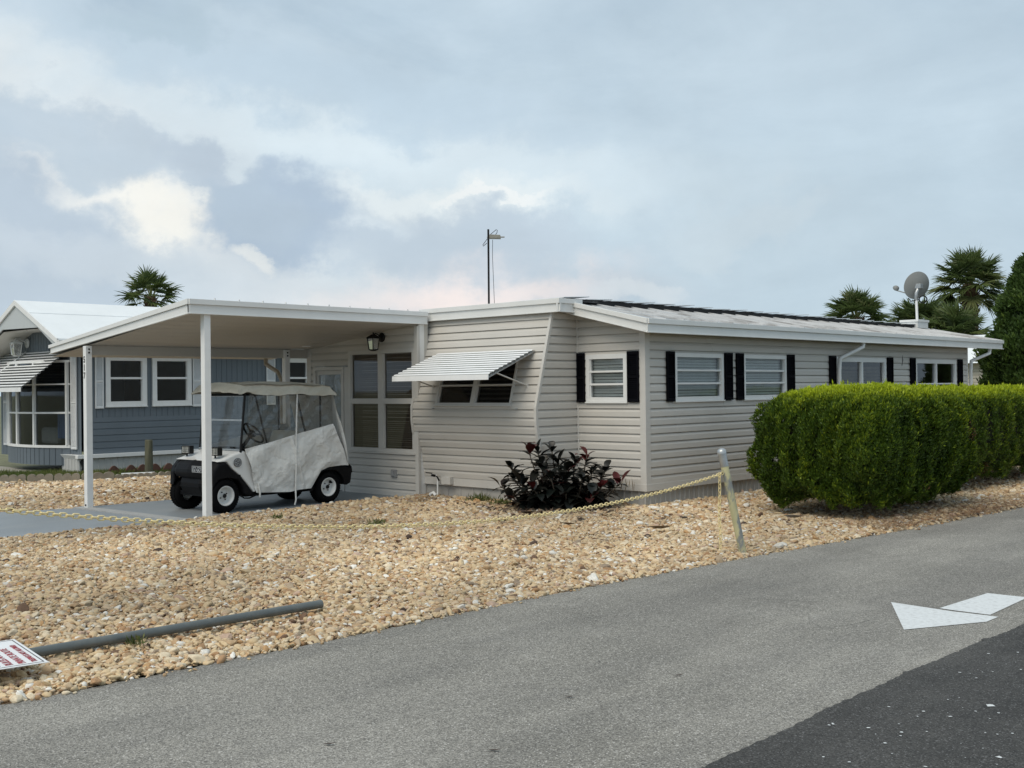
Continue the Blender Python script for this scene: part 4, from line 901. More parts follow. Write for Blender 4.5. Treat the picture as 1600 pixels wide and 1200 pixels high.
# far front wheel is seen from its inner side: fine as built
def loftx(mb, secs, mi=0, smooth=False):
    """secs: list of (x, [(y, z)...]) with equal counts; closes the ends"""
    n = len(secs[0][1]); vs = [(x, p[0], p[1]) for x, pr in secs for p in pr]
    fs = [(i * n + k, i * n + (k + 1) % n, (i + 1) * n + (k + 1) % n, (i + 1) * n + k) for i in range(len(secs) - 1) for k in range(n)]
    fs += [tuple(range(n)), tuple(range((len(secs) - 1) * n, len(secs) * n))]
    mb.add(vs, fs, mi, smooth)
def arch(cy, r, z, a0, a1, n=9): return [(cy + r * cos(a0 + (a1 - a0) * k / n), z + r * sin(a0 + (a1 - a0) * k / n)) for k in range(n + 1)]
# black front cowl and wings
prof = [(8.03, .56), (8.06, .64), (8.13, .715), (8.24, .735), (8.30, .68), (8.38, .60), (8.50, .50), (8.70, .27), (8.62, .235)] + arch(8.27, .275, .25, 0.05, pi * .86, 9) + [(8.03, .46), (8.03, .52)]
def sh(pr, dy, dz, f=1.0): return [(8.3 + (p[0] - 8.3) * f + dy, p[1] + dz * (1 if p[1] > .5 else .3)) for p in pr]
b = MB(); loftx(b, [(XN + .00, sh(prof, .035, -.035, .93)), (XN - .05, sh(prof, .008, -.008, .985)), (XN - .16, prof)]); 
loftx(b, [(XF + .16, prof), (XF + .05, sh(prof, .008, -.008, .985)), (XF, sh(prof, .035, -.035, .93))])
nose = [(8.02, .545), (8.03, .60), (8.07, .665), (8.14, .72), (8.24, .742), (8.30, .68), (8.30, .50), (8.06, .485)]
loftx(b, [(XN - .10, sh(nose, .03, 0)), (XN - .22, nose), (XC, sh(nose, -.02, .006)), (XF + .22, nose), (XF + .10, sh(nose, .03, 0))])
cowl = b.build('front_cowl', PLASB, ct, bevel=0.018)
b = MB(); low = [(8.06, .33), (8.045, .37), (8.045, .42), (8.07, .49), (8.22, .49), (8.22, .27), (8.09, .27)]
loftx(b, [(XN - .26, sh(low, .03, 0)), (XN - .32, low), (XF + .32, low), (XF + .26, sh(low, .03, 0))]); b.box((XF + .30, 8.035, .365), (XN - .30, 8.05, .38)); b.build('bumper', PLASB, ct, bevel=0.01)
# white body shell
shell = [(8.12, .725), (8.24, .755), (8.40, .815), (8.555, .855), (8.60, .82), (8.76, .29), (8.70, .275), (8.49, .52), (8.37, .615), (8.28, .72)]
b = MB(); loftx(b, [(XN - .012, sh(shell, .02, -.012)), (XN - .05, shell), (XF + .05, shell), (XF + .012, sh(shell, .02, -.012))]); b.build('body_shell', CARTW, ct, bevel=0.014)
b = MB(); b.box((XF + .08, 8.6, .215), (XN - .05, 9.74, .285)); b.box((XF + .2, 8.1, .24), (XN - .2, 10.3, .30)); b.build('floor_pan', PLASB, ct, bevel=0.006)
b = MB(); b.tube([(XN - .06, 8.52, .24), (XN - .04, 8.58, .20), (XN - .04, 8.66, .195), (XN - .03, 8.76, .23), (XN - .05, 8.80, .25)], .011, 6); b.build('frame_tube', IRON, ct)
b = MB(); b.box((XN - .05, 8.76, .262), (XN - .028, 9.32, .292)); b.build('rocker_strip', METAL, ct, bevel=0.004)
rear = [(9.63, .225), (9.84, .49), (9.97, .555), (10.20, .565), (10.36, .54), (10.40, .48), (10.37, .30), (10.30, .27)] + arch(9.99, .272, .25, 0.08, pi - .05, 9)[0:] + [(9.68, .215)]
b = MB(); loftx(b, [(XN + .012, sh(rear, 0, -.02)), (XN - .03, rear), (XN - .26, rear)]); b.build('rear_fender', PLASB, ct, bevel=0.008); b = MB(); loftx(b, [(XF + .26, rear), (XF + .03, rear), (XF - .012, sh(rear, 0, -.02))]); b.build('rear_fender', PLASB, ct, bevel=0.008)
b = MB(); b.box((XF + .05, 10.05, .30), (XN - .05, 10.36, .60)); b.build('bag_well', PLASB, ct, bevel=0.01)
b = MB(); b.tube([(XN - .02, 10.33, .58), (XN - .02, 10.40, .52), (XN - .02, 10.41, .44)], .018, 6); b.build('rear_light', PLASB, ct)
SEATM = mat('seat_vinyl', (0.66, 0.63, 0.55), 0.5, var=0.05, dirt=0.3, dscale=4, dcol=(0.4, 0.37, 0.31))
b = MB(); b.box((XF + .08, 9.12, .60), (XN - .08, 9.62, .72)); b.build('seat', SEATM, ct, bevel=0.03)
b = MB(); b.hexa([(XF + .08, 9.58, .72), (XN - .08, 9.58, .72), (XN - .08, 9.68, .72), (XF + .08, 9.68, .72), (XF + .08, 9.70, 1.08), (XN - .08, 9.70, 1.08), (XN - .08, 9.77, 1.08), (XF + .08, 9.77, 1.08)]); b.build('seat_back', SEATM, ct, bevel=0.02)
b = MB(); b.box((XF + .06, 9.10, .29), (XN - .06, 9.75, .60)); b.build('seat_box', CARTW, ct, bevel=0.01)
b = MB(); b.hexa([(XF + .06, 8.55, .80), (XN - .06, 8.55, .80), (XN - .06, 8.72, .80), (XF + .06, 8.72, .80), (XF + .06, 8.56, .87), (XN - .06, 8.56, .87), (XN - .06, 8.70, .89), (XF + .06, 8.70, .89)]); b.build('dashboard', PLASB, ct, bevel=0.01)
# steering wheel
swc = Vector((-13.47, 8.885, 1.075)); axs = Vector((0, .62, .50)).normalized(); sx_ = Vector((1, 0, 0)); sy_ = axs.cross(sx_)
b = MB(); b.tube([swc + sx_ * (cos(2 * pi * k / 28) * .175) + sy_ * (sin(2 * pi * k / 28) * .175) for k in range(28)], .014, 8, closed=True)
for a in (0.1, pi - .1, 1.5 * pi): b.tube([swc - axs * .03, swc + sx_ * (cos(a) * .172) + sy_ * (sin(a) * .172)], .014, 6)
b.lathe([(0, .015), (.05, .01), (.055, -.03), (.03, -.06), (0, -.06)], swc, axs, 14); st = b.build('steering_wheel', IRON, ct)
b = MB(); b.tube([swc - axs * .04, Vector((-13.47, 8.66, .84))], .026, 8); put_child(b, 'column', IRON, st)
# struts
for x in (XN - .03, XF + .03):
    b = MB(); b.tube([(x, 8.50, .30 + .2), (x, 8.52, .86), (x, 8.60, 1.66)], .017, 8); b.build('roof_strut', IRON, ct)
    b = MB(); b.tube([(x - (.02 if x > XC else -.02), 9.72, .60), (x, 9.60, 1.05), (x, 9.44, 1.64)], .015, 8); b.build('roof_strut', IRON, ct)
    b = MB(); b.tube([(x, 9.86, .60), (x, 9.865, 1.64)], .014, 8); b.build('roof_strut', IRON, ct)
# windscreen
ws = Wall((XF + .03, 8.512, .86), (1, 0, 0), (0, .085, .78), (0, -.78, .085))
b = MB(); g = MB(); WW = XN - XF - .06
g.quad(ws.p(.02, .0, 0), ws.p(WW - .02, .0, 0), ws.p(WW - .02, .40, 0), ws.p(.02, .40, 0)); g.quad(ws.p(.02, .41, 0), ws.p(WW - .02, .41, 0), ws.p(WW - .02, .74, 0), ws.p(.02, .74, 0))
wso = g.build('windscreen', SCREEN, ct, recalc=False)
ws.box(b, 0.0, WW, .395, .42, -.012, .012); ws.box(b, .0, WW, -.01, .01, -.01, .01); ws.box(b, .0, WW, .735, .76, -.012, .012); put_child(b, 'frame', METAL, wso)
for u in (.14, WW - .22):
    b = MB(); ws.box(b, u, u + .085, .018, .042, .004, .022); put_child(b, 'clip', IRON, wso)
# canopy: draped fabric cover, wavy skirt, soft wrinkles
def canopy():
    nx, ny = 34, 46; V = []; F = []; tin = []
    X0, X1, Y0, Y1 = XF - .06, XN + .05, 8.43, 10.12
    rr = np.random.default_rng(4); ph = rr.uniform(0, 6, 12)
    def top(u, v): 
        z = 1.795 - .03 * (2 * u - 1) ** 4 - .02 * v + .012 * sin(5 * v + ph[0]) * sin(3 * u * pi) + .006 * sin(17 * v + 4 * u) - .05 * max(0, v - .9) * 10 * .3
        return z
    def ring(k, s):   # perimeter point s in 0..1, k = 0 top edge, 1 hem
        per = [(X0, Y0), (X1, Y0), (X1, Y1), (X0, Y1)]; L = [X1 - X0, Y1 - Y0, X1 - X0, Y1 - Y0]; T = sum(L); d = s * T; i = 0
        while d > L[i] + 1e-9: d -= L[i]; i += 1
        a, b = Vector((*per[i], 0)), Vector((*per[(i + 1) % 4], 0)); p = a.lerp(b, d / L[i]); out = Vector(((b - a).y, -(b - a).x, 0)).normalized(); return p, out, i
    n = 150; ins = .075
    hem = []; topr = []
    cx, cy = (X0 + X1) / 2, (Y0 + Y1) / 2
    rows = 9
    for j in range(rows):
        t = j / (rows - 1)
        for k in range(n):
            p, out, i = ring(0, k / n); u = (p.x - X0) / (X1 - X0); v = (p.y - Y0) / (Y1 - Y0)
            q = Vector((p.x + (cx - p.x) * .09 * (1 - t) ** 1.5, p.y + (cy - p.y) * .12 * (1 - t) ** 1.5, 0))
            zt = top(u, v) - .015; drop = (.125 if i != 1 else .135) + .007 * sin(19 * k / n * 2 + ph[1]) + .004 * sin(47 * k / n * 3 + ph[2]) - (.045 * math.exp(-((p.y - 8.60) / .07) ** 2) if i == 1 else 0)
            z = zt - drop * (t ** .8); w_ = .007 * sin(k / n * 95 + 5 * t + ph[3]) * t + .012 * sin(k / n * 41 + ph[4] + 2 * sin(k * .13)) * t + .006 * sin(k * 1.7 + 9 * t)
            V.append((q.x + out.x * w_, q.y + out.y * w_, z))
    for j in range(rows - 1):
        for k in range(n): F.append((j * n + k, j * n + (k + 1) % n, (j + 1) * n + (k + 1) % n, (j + 1) * n + k))
    # top: concentric rings towards the middle
    base = len(V); R = 10
    for j in range(1, R + 1):
        t = j / R
        for k in range(n):
            p = Vector(V[k]); q = p.lerp(Vector((cx, cy, p.z)), t * .98); u = (q.x - X0) / (X1 - X0); v = (q.y - Y0) / (Y1 - Y0)
            V.append((q.x, q.y, top(u, v) - .015 * (1 - min(1, t * 3)) + .006 * sin(q.x * 22 + q.y * 9)))
    prev = list(range(n))
    for j in range(R):
        cur = [base + j * n + k for k in range(n)]
        for k in range(n): F.append((prev[k], prev[(k + 1) % n], cur[(k + 1) % n], cur[k]))
        prev = cur
    o = array_mesh('canopy_cover', V, F, CANVAS, ct, smooth=True)
canopy()
b = MB(); b.box((XF + .02, 8.56, 1.60), (XN - .02, 10.02, 1.635)); b.build('roof_board', PLASB, ct, bevel=.01)
# enclosure side panels (near and far) with folds
def sidecloth(x, sgn, seed):
    rr = np.random.default_rng(seed); k1 = rr.uniform(0, 6, 20)
    topc = [(8.56, .875), (8.95, .945), (9.36, 1.035), (9.40, 1.045), (10.06, 1.175)]
    botc = [(8.74, .265), (9.30, .235), (9.37, .245), (9.45, .255), (9.66, .26), (9.84, .505), (9.97, .545), (10.20, .56), (10.335, .555)]
    def ip(c, y):
        for (a, za), (b_, zb) in zip(c, c[1:]):
            if y <= b_: return za + (zb - za) * (y - a) / (b_ - a)
        return c[-1][1]
    nu, nv = 130, 60; V = []; F = []
    for j in range(nv + 1):
        t = j / nv
        for i in range(nu + 1):
            s = i / nu
            yt = 8.56 + (10.06 - 8.56) * s; yb = 8.74 + (10.335 - 8.74) * s; y = yb + (yt - yb) * t
            zb = ip(botc, yb); zt = ip(topc, yt); z = zb + (zt - zb) * t
            fold = .020 * sin(13 * y + 4 * z + k1[0] + 2.2 * sin(5 * z + 2 * y)) * (1 - .5 * t) * (.3 + .7 * abs(sin(2.1 * y + k1[3])))
            fold += .010 * sin(17 * (y + .7 * z) + k1[1]) * sin(9 * z + k1[2]) + .012 * sin(8 * (y - 1.3 * z) + k1[5])
            fold += .005 * sin(28 * (y * .6 + z) + k1[4] + 4 * sin(5 * y)) * (1 - t) * abs(sin(3 * y + 1)) + .0025 * sin(41 * (y - .4 * z) + 4 * sin(9 * z)) * abs(sin(4 * z + y))
            seam = math.exp(-((s - .505) / .012) ** 2); fold = fold * (1 - .8 * seam) + .02 * seam
            edge_ = min(t / .12, (1 - t) / .1, 1.0)
            V.append((x + sgn * (.012 + fold * edge_ + .045 * sin(pi * t) * .5), y, z))
    for j in range(nv):
        for i in range(nu): F.append((j * (nu + 1) + i, j * (nu + 1) + i + 1, (j + 1) * (nu + 1) + i + 1, (j + 1) * (nu + 1) + i))
    return array_mesh('side_curtain', V, F, CLOTH, ct, smooth=True)
def sidevinyl(x, sgn, seed):
    rr = np.random.default_rng(seed); k1 = rr.uniform(0, 6, 8)
    nu, nv = 70, 24; V = []; F = []
    def zl(y): return .875 + (1.175 - .875) * (y - 8.56) / 1.5
    for j in range(nv + 1):
        t = j / nv
        for i in range(nu + 1):
            s = i / nu; yb = 8.56 + 1.5 * s; yt = 8.64 + (10.02 - 8.64) * s; y = yb + (yt - yb) * t; z = zl(yb) + (1.64 - zl(yb)) * t
            w_ = .008 * sin(14 * y + 9 * z + k1[0]) + .006 * sin(26 * (y - z) + k1[1]) + .004 * sin(50 * z + 8 * y + k1[2])
            e = min(t / .1, (1 - t) / .1, s / .04, (1 - s) / .04, 1)
            V.append((x + sgn * (.012 + w_ * max(0, e)), y, z))
    for j in range(nv):
        for i in range(nu): F.append((j * (nu + 1) + i, j * (nu + 1) + i + 1, (j + 1) * (nu + 1) + i + 1, (j + 1) * (nu + 1) + i))
    return array_mesh('clear_window', V, F, VINYLCLR, ct, smooth=True)
sidecloth(XN, 1, 1); sidecloth(XF, -1, 2); sidevinyl(XN, 1, 3); sidevinyl(XF, -1, 4)
# rear curtain
V = []; F = []
for j in range(25):
    t = j / 24
    for i in range(31):
        s = i / 30; y = 10.345 + (10.06 - 10.345) * t + .012 * sin(30 * s + 4 * t) * sin(pi * s) * (1 - t); V.append((XF + (XN + .012 - XF) * s, y, .55 + 1.09 * t))
for j in range(24):
    for i in range(30): F.append((j * 31 + i, j * 31 + i + 1, (j + 1) * 31 + i + 1, (j + 1) * 31 + i))
array_mesh('rear_curtain', V, F, CLOTH, ct, smooth=True)
V = []; F = []      # loose flap at the near rear corner
for j in range(21):
    t = j / 20
    for i in range(9):
        s = i / 8; V.append((XN + .016 - .05 * sin(pi * s) * .3, 10.04 + .29 * (1 - t) + s * .055 * sin(pi * min(1, t * 1.15 + .02)), .56 + 1.05 * t))
for j in range(20):
    for i in range(8): F.append((j * 9 + i, j * 9 + i + 1, (j + 1) * 9 + i + 1, (j + 1) * 9 + i))
array_mesh('rear_flap', V, F, CLOTH, ct, smooth=True)
b = MB(); b.tube([(XN + .035, 9.415, 1.62), (XN + .037, 9.39, 1.0), (XN + .052, 9.375, .6), (XN + .045, 9.365, .25), (XN + .06, 9.36, .12), (XN + .05, 9.345, .05)], .012, 6); b.build('zip_strap', CLOTH, ct)
b = MB(); b.tube([(XN + .03, 8.76, .40), (XN + .035, 8.78, .27), (XN + .02, 8.79, .20)], .014, 6); b.build('tie_strap', CLOTH, ct)
# lamps
for x, y in ((XN - .15, 8.17), (XF + .17, 8.20)):
    wl = Wall((x - .085, y, .795), (1, .15, 0), (0, 0, 1), (.15, -1, 0)); b = MB(); wl.box(b, 0, .17, 0, .115, -.075, 0.0); b.tube([(x, y + .03, .76), (x, y + .03, .81)], .014, 6)
    hl = b.build('headlight', IRON, ct, bevel=.008)
    b = MB(); wl.box(b, .014, .156, .012, .103, .001, .006); put_child(b, 'lens', mat('lamp_lens', (0.80, 0.80, 0.74), 0.2), hl)
    b = MB()
    for k in range(6): wl.box(b, .012 + k * .028, .0155 + k * .028, .008, .107, .007, .014)
    for k in range(4): wl.box(b, .010, .160, .012 + k * .028, .0155 + k * .028, .008, .0145)
    put_child(b, 'grille', IRON, hl)
SILV = mat('badge_silver', (0.42, 0.43, 0.44), 0.4, metal=0.3)
b = MB(); yb_ = 8.008; b.hexa([(-13.62, yb_, .572), (-13.36, yb_, .572), (-13.36, yb_ + .02, .572), (-13.62, yb_ + .02, .572), (-13.62, yb_ + .012, .662), (-13.36, yb_ + .012, .662), (-13.36, yb_ + .03, .662), (-13.62, yb_ + .03, .662)])
bd = b.build('badge', PLASB, ct, bevel=.003)
b = MB()
for z0, z1 in ((.574, .580), (.654, .660)): b.box((-13.615, yb_ - .006, z0), (-13.365, yb_ + .008, z1))
for x0 in (-13.617, -13.369): b.box((x0, yb_ - .006, .574), (x0 + .006, yb_ + .008, .660))
put_child(b, 'rim', SILV, bd)
text_obj('lettering', 'EZ-GO', 0.085, frame_mtx((-13.605, yb_ - .003, .588), (1, 0, 0), (0, .12, 1)), SILV, bd, extrude=0.003, sx=.82)
b = MB(); b.lathe([(0, .002), (.062, .002), (.062, -.004)], (XN + .000, 8.455, .695), (1, 0, 0), 28, smooth=False); em = b.build('round_decal', mat('decal_grey', (0.10, 0.105, 0.11), .4), ct)
b = MB(); b.lathe([(.052, .0), (.052, .0012), (.046, .0012), (.046, 0)], (XN + .003, 8.455, .695), (1, 0, 0), 28)
for a in (0.5, 1.6, 2.7, 3.8, 5.0): b.tube([(XN + .004, 8.455 + cos(a) * .012, .695 + sin(a) * .012), (XN + .004, 8.455 + cos(a + .5) * .04, .695 + sin(a + .5) * .04)], .004, 5)
put_child(b, 'emblem', SILV, em)

# ------------------------------------------------------------------ leaning chain post, chain, fallen sign
CH_END = (-5.955, 9.33, 0.83)
ps = empty('chain_post', (-5.97, 9.57, 0.0), 'leaning galvanised pipe post with peeling yellow paint beside the road', 'post')
PB, PT = Vector((-5.97, 9.57, -0.05)), Vector((-6.10, 9.36, 1.035))
PT = Vector((-5.97, 9.57, 0)) + (Vector((-.72, -.69, 0)).normalized() * .215) + Vector((0, 0, 1.035))
PYEL = mat('post_yellow_worn', (0.46, 0.43, 0.25), 0.6, var=0.15, vscale=9, dirt=1.0, dscale=6, dcol=(0.22, 0.23, 0.22), stretch=(1, 1, .45), spread=.03, bump=.2, bscale=60)
b = MB(); b.tube([PB, PT - (PT - PB).normalized() * .10], .038, 20); b.build('pipe', PYEL, ps)
d = (PT - PB).normalized()
b = MB(); b.tube([PT - d * .17, PT - d * .03], .041, 20); b.lathe([(.046, 0), (.047, .028), (.036, .045), (.018, .055), (0, .058)], PT - d * .045, d, 20); b.build('cap', METAL, ps)
CE = PT - d * .235 + Vector((-.0, -.055, 0)); HK = PT - d * .235
b = MB(); b.tube([HK + Vector((.03, .02, 0)), HK + Vector((-.02, -.05, 0)), CE], .009, 6); b.build('hook', IRON, ps)
YEL = mat('chain_yellow', (0.80, 0.66, 0.34), 0.45, var=0.1, vscale=30)
def chain_links(path_fn, n, name, ll=.046, wd=.026, r=.0042):
    b = MB(); prevp = None
    for k in range(n):
        p = path_fn((k + .5) / n); q = path_fn((k + .55) / n); t = (q - p).normalized(); s = t.cross(Vector((0, 0, 1)))
        if s.length < .1: s = Vector((1, 0, 0))
        s.normalize(); u_ = t.cross(s); a = (0.25 if k % 2 else 0.25 + pi / 2) + .15 * sin(k * 1.7); e = s * cos(a) + u_ * sin(a)
        pts = []
        for m_ in range(12):
            th_ = 2 * pi * m_ / 12; pts.append(p + t * ((ll / 2 - wd / 2) * (1 if cos(th_) > 0 else -1) + cos(th_) * wd / 2) + e * (sin(th_) * wd / 2))
        b.tube(pts, r, 6, closed=True)
    return b
LEFT_END = Vector((-6.05, 1.55, 1.22)); 
def cat(t):
    p = CE.lerp(LEFT_END, t); L_ = (LEFT_END - CE).length
    sag = 0.335 * 4 * t * (1 - t); p.z -= sag * (1.0 + .15 * (0.5 - t)); return p
ln = sum((cat(i / 100) - cat((i + 1) / 100)).length for i in range(100))
b = chain_links(cat, int(ln / .0365), 'chain'); o = b.build('plastic_chain', YEL); tag(o, 'yellow plastic chain sagging from the leaning post along the gravel edge', 'chain')
TAILP = CE + Vector((-.035, -.01, 0)); 
b = chain_links(lambda t: TAILP + Vector((.004 * sin(9 * t), 0, -.75 * t)), 20, 'tail'); o = b.build('plastic_chain', YEL); tag(o, 'short loose end of yellow chain hanging straight down beside the leaning post', 'chain')
sg = empty('fallen_sign', (-6.85, 3.3, 0.03), 'white sign with red lettering lying flat on its grey pole in the gravel', 'sign')
GREYP = mat('grey_conduit', (0.10, 0.115, 0.115), 0.35, var=0.1, vscale=3, dirt=0.5, dscale=8, dcol=(0.19, 0.19, 0.17))
b = MB(); A_, B_ = Vector((-6.855, 2.75, .080)), Vector((-6.794, 5.056, .072)); b.tube([A_, B_], .031, 24, cap=False); b.lathe([(.031, 0), (.024, 0), (.024, -.25)], B_, B_ - A_, 20); b.build('pole', GREYP, sg)
SW = Wall((-6.40, 2.83, .115), (-.65, .075, .022), (-.10, -1, .01), (0, .0, 1))
SIGNW = mat('sign_white', (0.80, 0.80, 0.80), 0.35, var=.02, dirt=.25, dscale=9, dcol=(.62, .61, .58)); SIGNR = mat('sign_red', (0.34, 0.035, 0.05), 0.5, var=.25, vscale=20); SIGNK = mat('sign_line', (0.03, 0.03, 0.035), .5)
SW.n = SW.u.cross(SW.v).normalized(); SW.n = SW.n if SW.n.z > 0 else -SW.n
b = MB(); SW.box(b, 0, .66, 0, .52, -.004, 0)
bo = b.build('board', SIGNW, sg, bevel=.001)
b = MB()
for u0_, u1_, v0_, v1_ in ((.020, .640, .018, .024), (.020, .640, .495, .501), (.020, .026, .0245, .4945), (.634, .640, .0245, .4945)): SW.box(b, u0_, u1_, v0_, v1_, .0005, .0012)
put_child(b, 'border', SIGNK, bo)
for txt, v, s, sx2 in (('TRESPASS IS NOT ALLOWED', .060, .045, .80), ('PRIVATE ROUTE', .125, .058, .95), ('RULES APPLY', .195, .060, .95), ('NO SALES', .265, .068, 1.0)):
    text_obj('lettering', txt, s, frame_mtx(SW.p(.05, v - .015, .0015), SW.u, SW.v), SIGNR, bo, extrude=.0006, sx=sx2)
# wooden post by the blue house
wp = MB(); wp.lathe([(.0, .70), (.07, .70), (.075, .68), (.08, .35), (.082, 0)], (-21.05, 11.40, 0), (0, 0, 1), 14)
o = wp.build('wooden_post', mat('weathered_wood', (0.10, 0.10, 0.065), .9, var=.3, vscale=6, stretch=(3, 3, .5), bump=.6, bscale=30)); tag(o, 'short round weathered wooden post standing by the white skirting', 'post')
pv = MB(); pv.tube([(-20.75, 10.65, .06), (-20.55, 11.25, .06)], .022, 8); o = pv.build('pvc_pipe', WHITE); tag(o, 'short white plastic pipe lying on the grass by the wooden post', 'pipe')
ORD = ['first', 'second', 'third', 'fourth', 'fifth', 'sixth', 'seventh', 'eighth', 'ninth', 'tenth', 'eleventh', 'twelfth', 'thirteenth', 'fourteenth']
# scalloped edging blocks between lawn and gravel
EDG = mat('edging_concrete', (0.26, 0.23, 0.18), .9, var=.15, vscale=6, dirt=.7, dscale=5, dcol=(.12, .10, .07), bump=.4, bscale=40)
def edging(p, q, h, label):
    p = Vector((*p, 0)); q = Vector((*q, 0)); d = (q - p); L_ = d.length; d.normalize(); n_ = Vector((d.y, -d.x, 0)); poly = []
    poly.append((0, -.03)); poly.append((L_, -.03)); ns = 3; w1 = L_ / ns
    for k in range(ns, 0, -1):
        for m_ in range(9): 
            a = pi * m_ / 8; poly.append(((k - .5) * w1 + cos(a) * w1 * .5 * .98, h + sin(a) * .055))
    b = MB(); b.prism(poly, lambda s, t: tuple(p + d * s[0] + n_ * t + Vector((0, 0, s[1]))), -.03, .03)
    return b.build('edging_block', EDG, bevel=.006)
line = [(-22.1, 7.60), (-21.34, 8.55), (-20.5, 9.72), (-20.33, 10.3), (-20.2, 11.59), (-20.0, 12.9)]
segs = []
for a, b_ in zip(line, line[1:]):
    A2, B2 = Vector(a), Vector(b_); n = max(1, round((B2 - A2).length / .5))
    for k in range(n): segs.append((A2.lerp(B2, k / n), A2.lerp(B2, (k + 1) / n - .015)))
for i, (a, b_) in enumerate(segs):
    o = edging(a, b_, .10 if i < 6 else .045, ''); tag(o, '%s scalloped concrete edging block counted from the left of the row by the lawn' % ORD[i], 'edging block', 'scalloped edging blocks along the lawn')
BRK = mat('edging_red', (0.11, 0.055, 0.04), .9, var=.2, bump=.3, bscale=40)
for i, (px_, py_) in enumerate([(-21.75, 11.0), (-21.7, 11.35), (-21.68, 11.6), (-21.62, 11.85), (-21.55, 12.12), (-21.3, 12.55)]):
    b = MB(); n = 9; b.prism([(-.12, -.02)] + [(-.12 + .24 * k / n, .07 + .10 * sin(pi * k / n)) for k in range(n + 1)] + [(.12, -.02)], lambda s, t: (px_ + t, py_ + s[0], s[1]), -.02, .02)
    o = b.build('edging_scallop', BRK, bevel=.004); tag(o, '%s dark red scallop edging piece from the left against the white skirting' % ORD[i], 'edging block', 'red scallops along the white skirting')

# ------------------------------------------------------------------ blue mobile home
bh = empty('mobile_home', (-24.0, 16.0, 0.0), 'slate blue mobile home with white gable, bow window and white shutters', 'mobile home')
QX, QY, QL, QR = -22.3, 10.60, -26.35, 24.0
SB = Wall((QX, QY, 0), (0, 1, 0), (0, 0, 1), (1, 0, 0))
wins = [(11.10, 12.03), (12.16, 13.10), (15.52, 16.32)]
ops = [(a - QY + .0, b - QY, 1.38, 2.44) for a, b in wins]
b = MB(); siding(b, lambda u, z: SB.p(u, z), 0.03, QR - QY, .38, 1.15, nrm=(1, 0, 0), h=.135, prof=((0, .018), (.1, .010), (1, .002)))
vboard(b, lambda u, z: SB.p(u, z), 0.03, QR - QY, 1.15, 2.75, ops, nrm=(1, 0, 0), pitch=.135)
FB = Wall((QL, QY, 0), (1, 0, 0), (0, 0, 1), (0, -1, 0))
UQ = lambda x: x - QL
# front wall above/below/beside the bow window
BWL, BWR, BZ0, BZ1 = -25.80, -22.80, .52, 2.36
vboard(b, lambda u, z: FB.p(u, z), 0.0, UQ(QX) - .03, .28, 3.3, [(UQ(BWL), UQ(BWR), .28, BZ1)], nrm=(0, -1, 0), pitch=.135, topf=lambda u: 3.55 - abs(u + QL + 23.9) * .4425)
b.quad((QL, QY, .3), (QL, QR, .3), (QL, QR, 2.8), (QL, QY, 2.8)); b.quad((QL, QR, .3), (QX, QR, .3), (QX, QR, 2.9), (QL, QR, 2.9))
def bow(x):   # plan curve of the bow
    t = (x - BWL) / (BWR - BWL); return QY - .42 * (1 - (2 * t - 1) ** 2) ** .8 if 0 < t < 1 else QY
NB = 20
for k in range(NB):   # board skirt under the bow
    xa = BWL + (BWR - BWL) * k / NB; xb = BWL + (BWR - BWL) * (k + 1) / NB
    A, B_ = Vector((xa, bow(xa), 0)), Vector((xb, bow(xb), 0)); B2 = A.lerp(B_, .9)
    for P_, Q_, o_ in ((A, B2, -.012), (A, B_, .0)): b.quad((P_.x, P_.y + o_, .16), (Q_.x, Q_.y + o_, .16), (Q_.x, Q_.y + o_, BZ0), (P_.x, P_.y + o_, BZ0))
b.build('wall', BLUE, bh, recalc=False)
bf = MB(); bg_ = MB(); cuts = [BWL + .03, -25.55, -25.05, -24.45, -23.72, BWR - .06]
def seg_bar(mb, xa, xb, z0, z1, th=.03):
    n = max(1, int(abs(xb - xa) / .12))
    for k in range(n):
        a = xa + (xb - xa) * k / n; c = xa + (xb - xa) * (k + 1) / n; ya, yc = bow(a), bow(c)
        mb.hexa([(a, ya - th, z0), (c, yc - th, z0), (c, yc + th, z0), (a, ya + th, z0), (a, ya - th, z1), (c, yc - th, z1), (c, yc + th, z1), (a, ya + th, z1)])
for z0, z1 in ((BZ0, BZ0 + .055), (BZ1 - .05, BZ1)): seg_bar(bf, BWL, BWR, z0, z1, .035)
for z0, z1 in ((1.235, 1.275), (1.84, 1.87)): seg_bar(bf, BWL, BWR, z0, z1, .026)
for x in cuts: bf.box((x - .035, bow(x) - .032, BZ0 + .05), (x + .035, bow(x) + .03, BZ1 - .05))
bwf = bf.build('bow_window', POSTW, bh, bevel=.004)
n = 20
for k in range(n):
    a = BWL + .03 + (BWR - BWL - .06) * k / n; c = BWL + .03 + (BWR - BWL - .06) * (k + 1) / n
    bg_.quad((a, bow(a) + .01, BZ0 + .05), (c, bow(c) + .01, BZ0 + .05), (c, bow(c) + .01, BZ1 - .05), (a, bow(a) + .01, BZ1 - .05))
put_child(bg_, 'pane', GLSB, bwf)
CURT = mat('curtain_blue', (0.07, 0.12, 0.24), .8, var=.2, vscale=4, stretch=(12, 12, .5))
b = MB(); nn = 40
for k in range(nn):
    a, c = -23.7 + .75 * k / nn, -23.7 + .75 * (k + 1) / nn; f1, f2 = .03 * sin(k * 1.1), .03 * sin((k + 1) * 1.1); b.quad((a, QY + .12 + f1, .7), (c, QY + .12 + f2, .7), (c, QY + .12 + f2, 1.22), (a, QY + .12 + f1, 1.22))
b.build('curtain', CURT, bh, recalc=False)
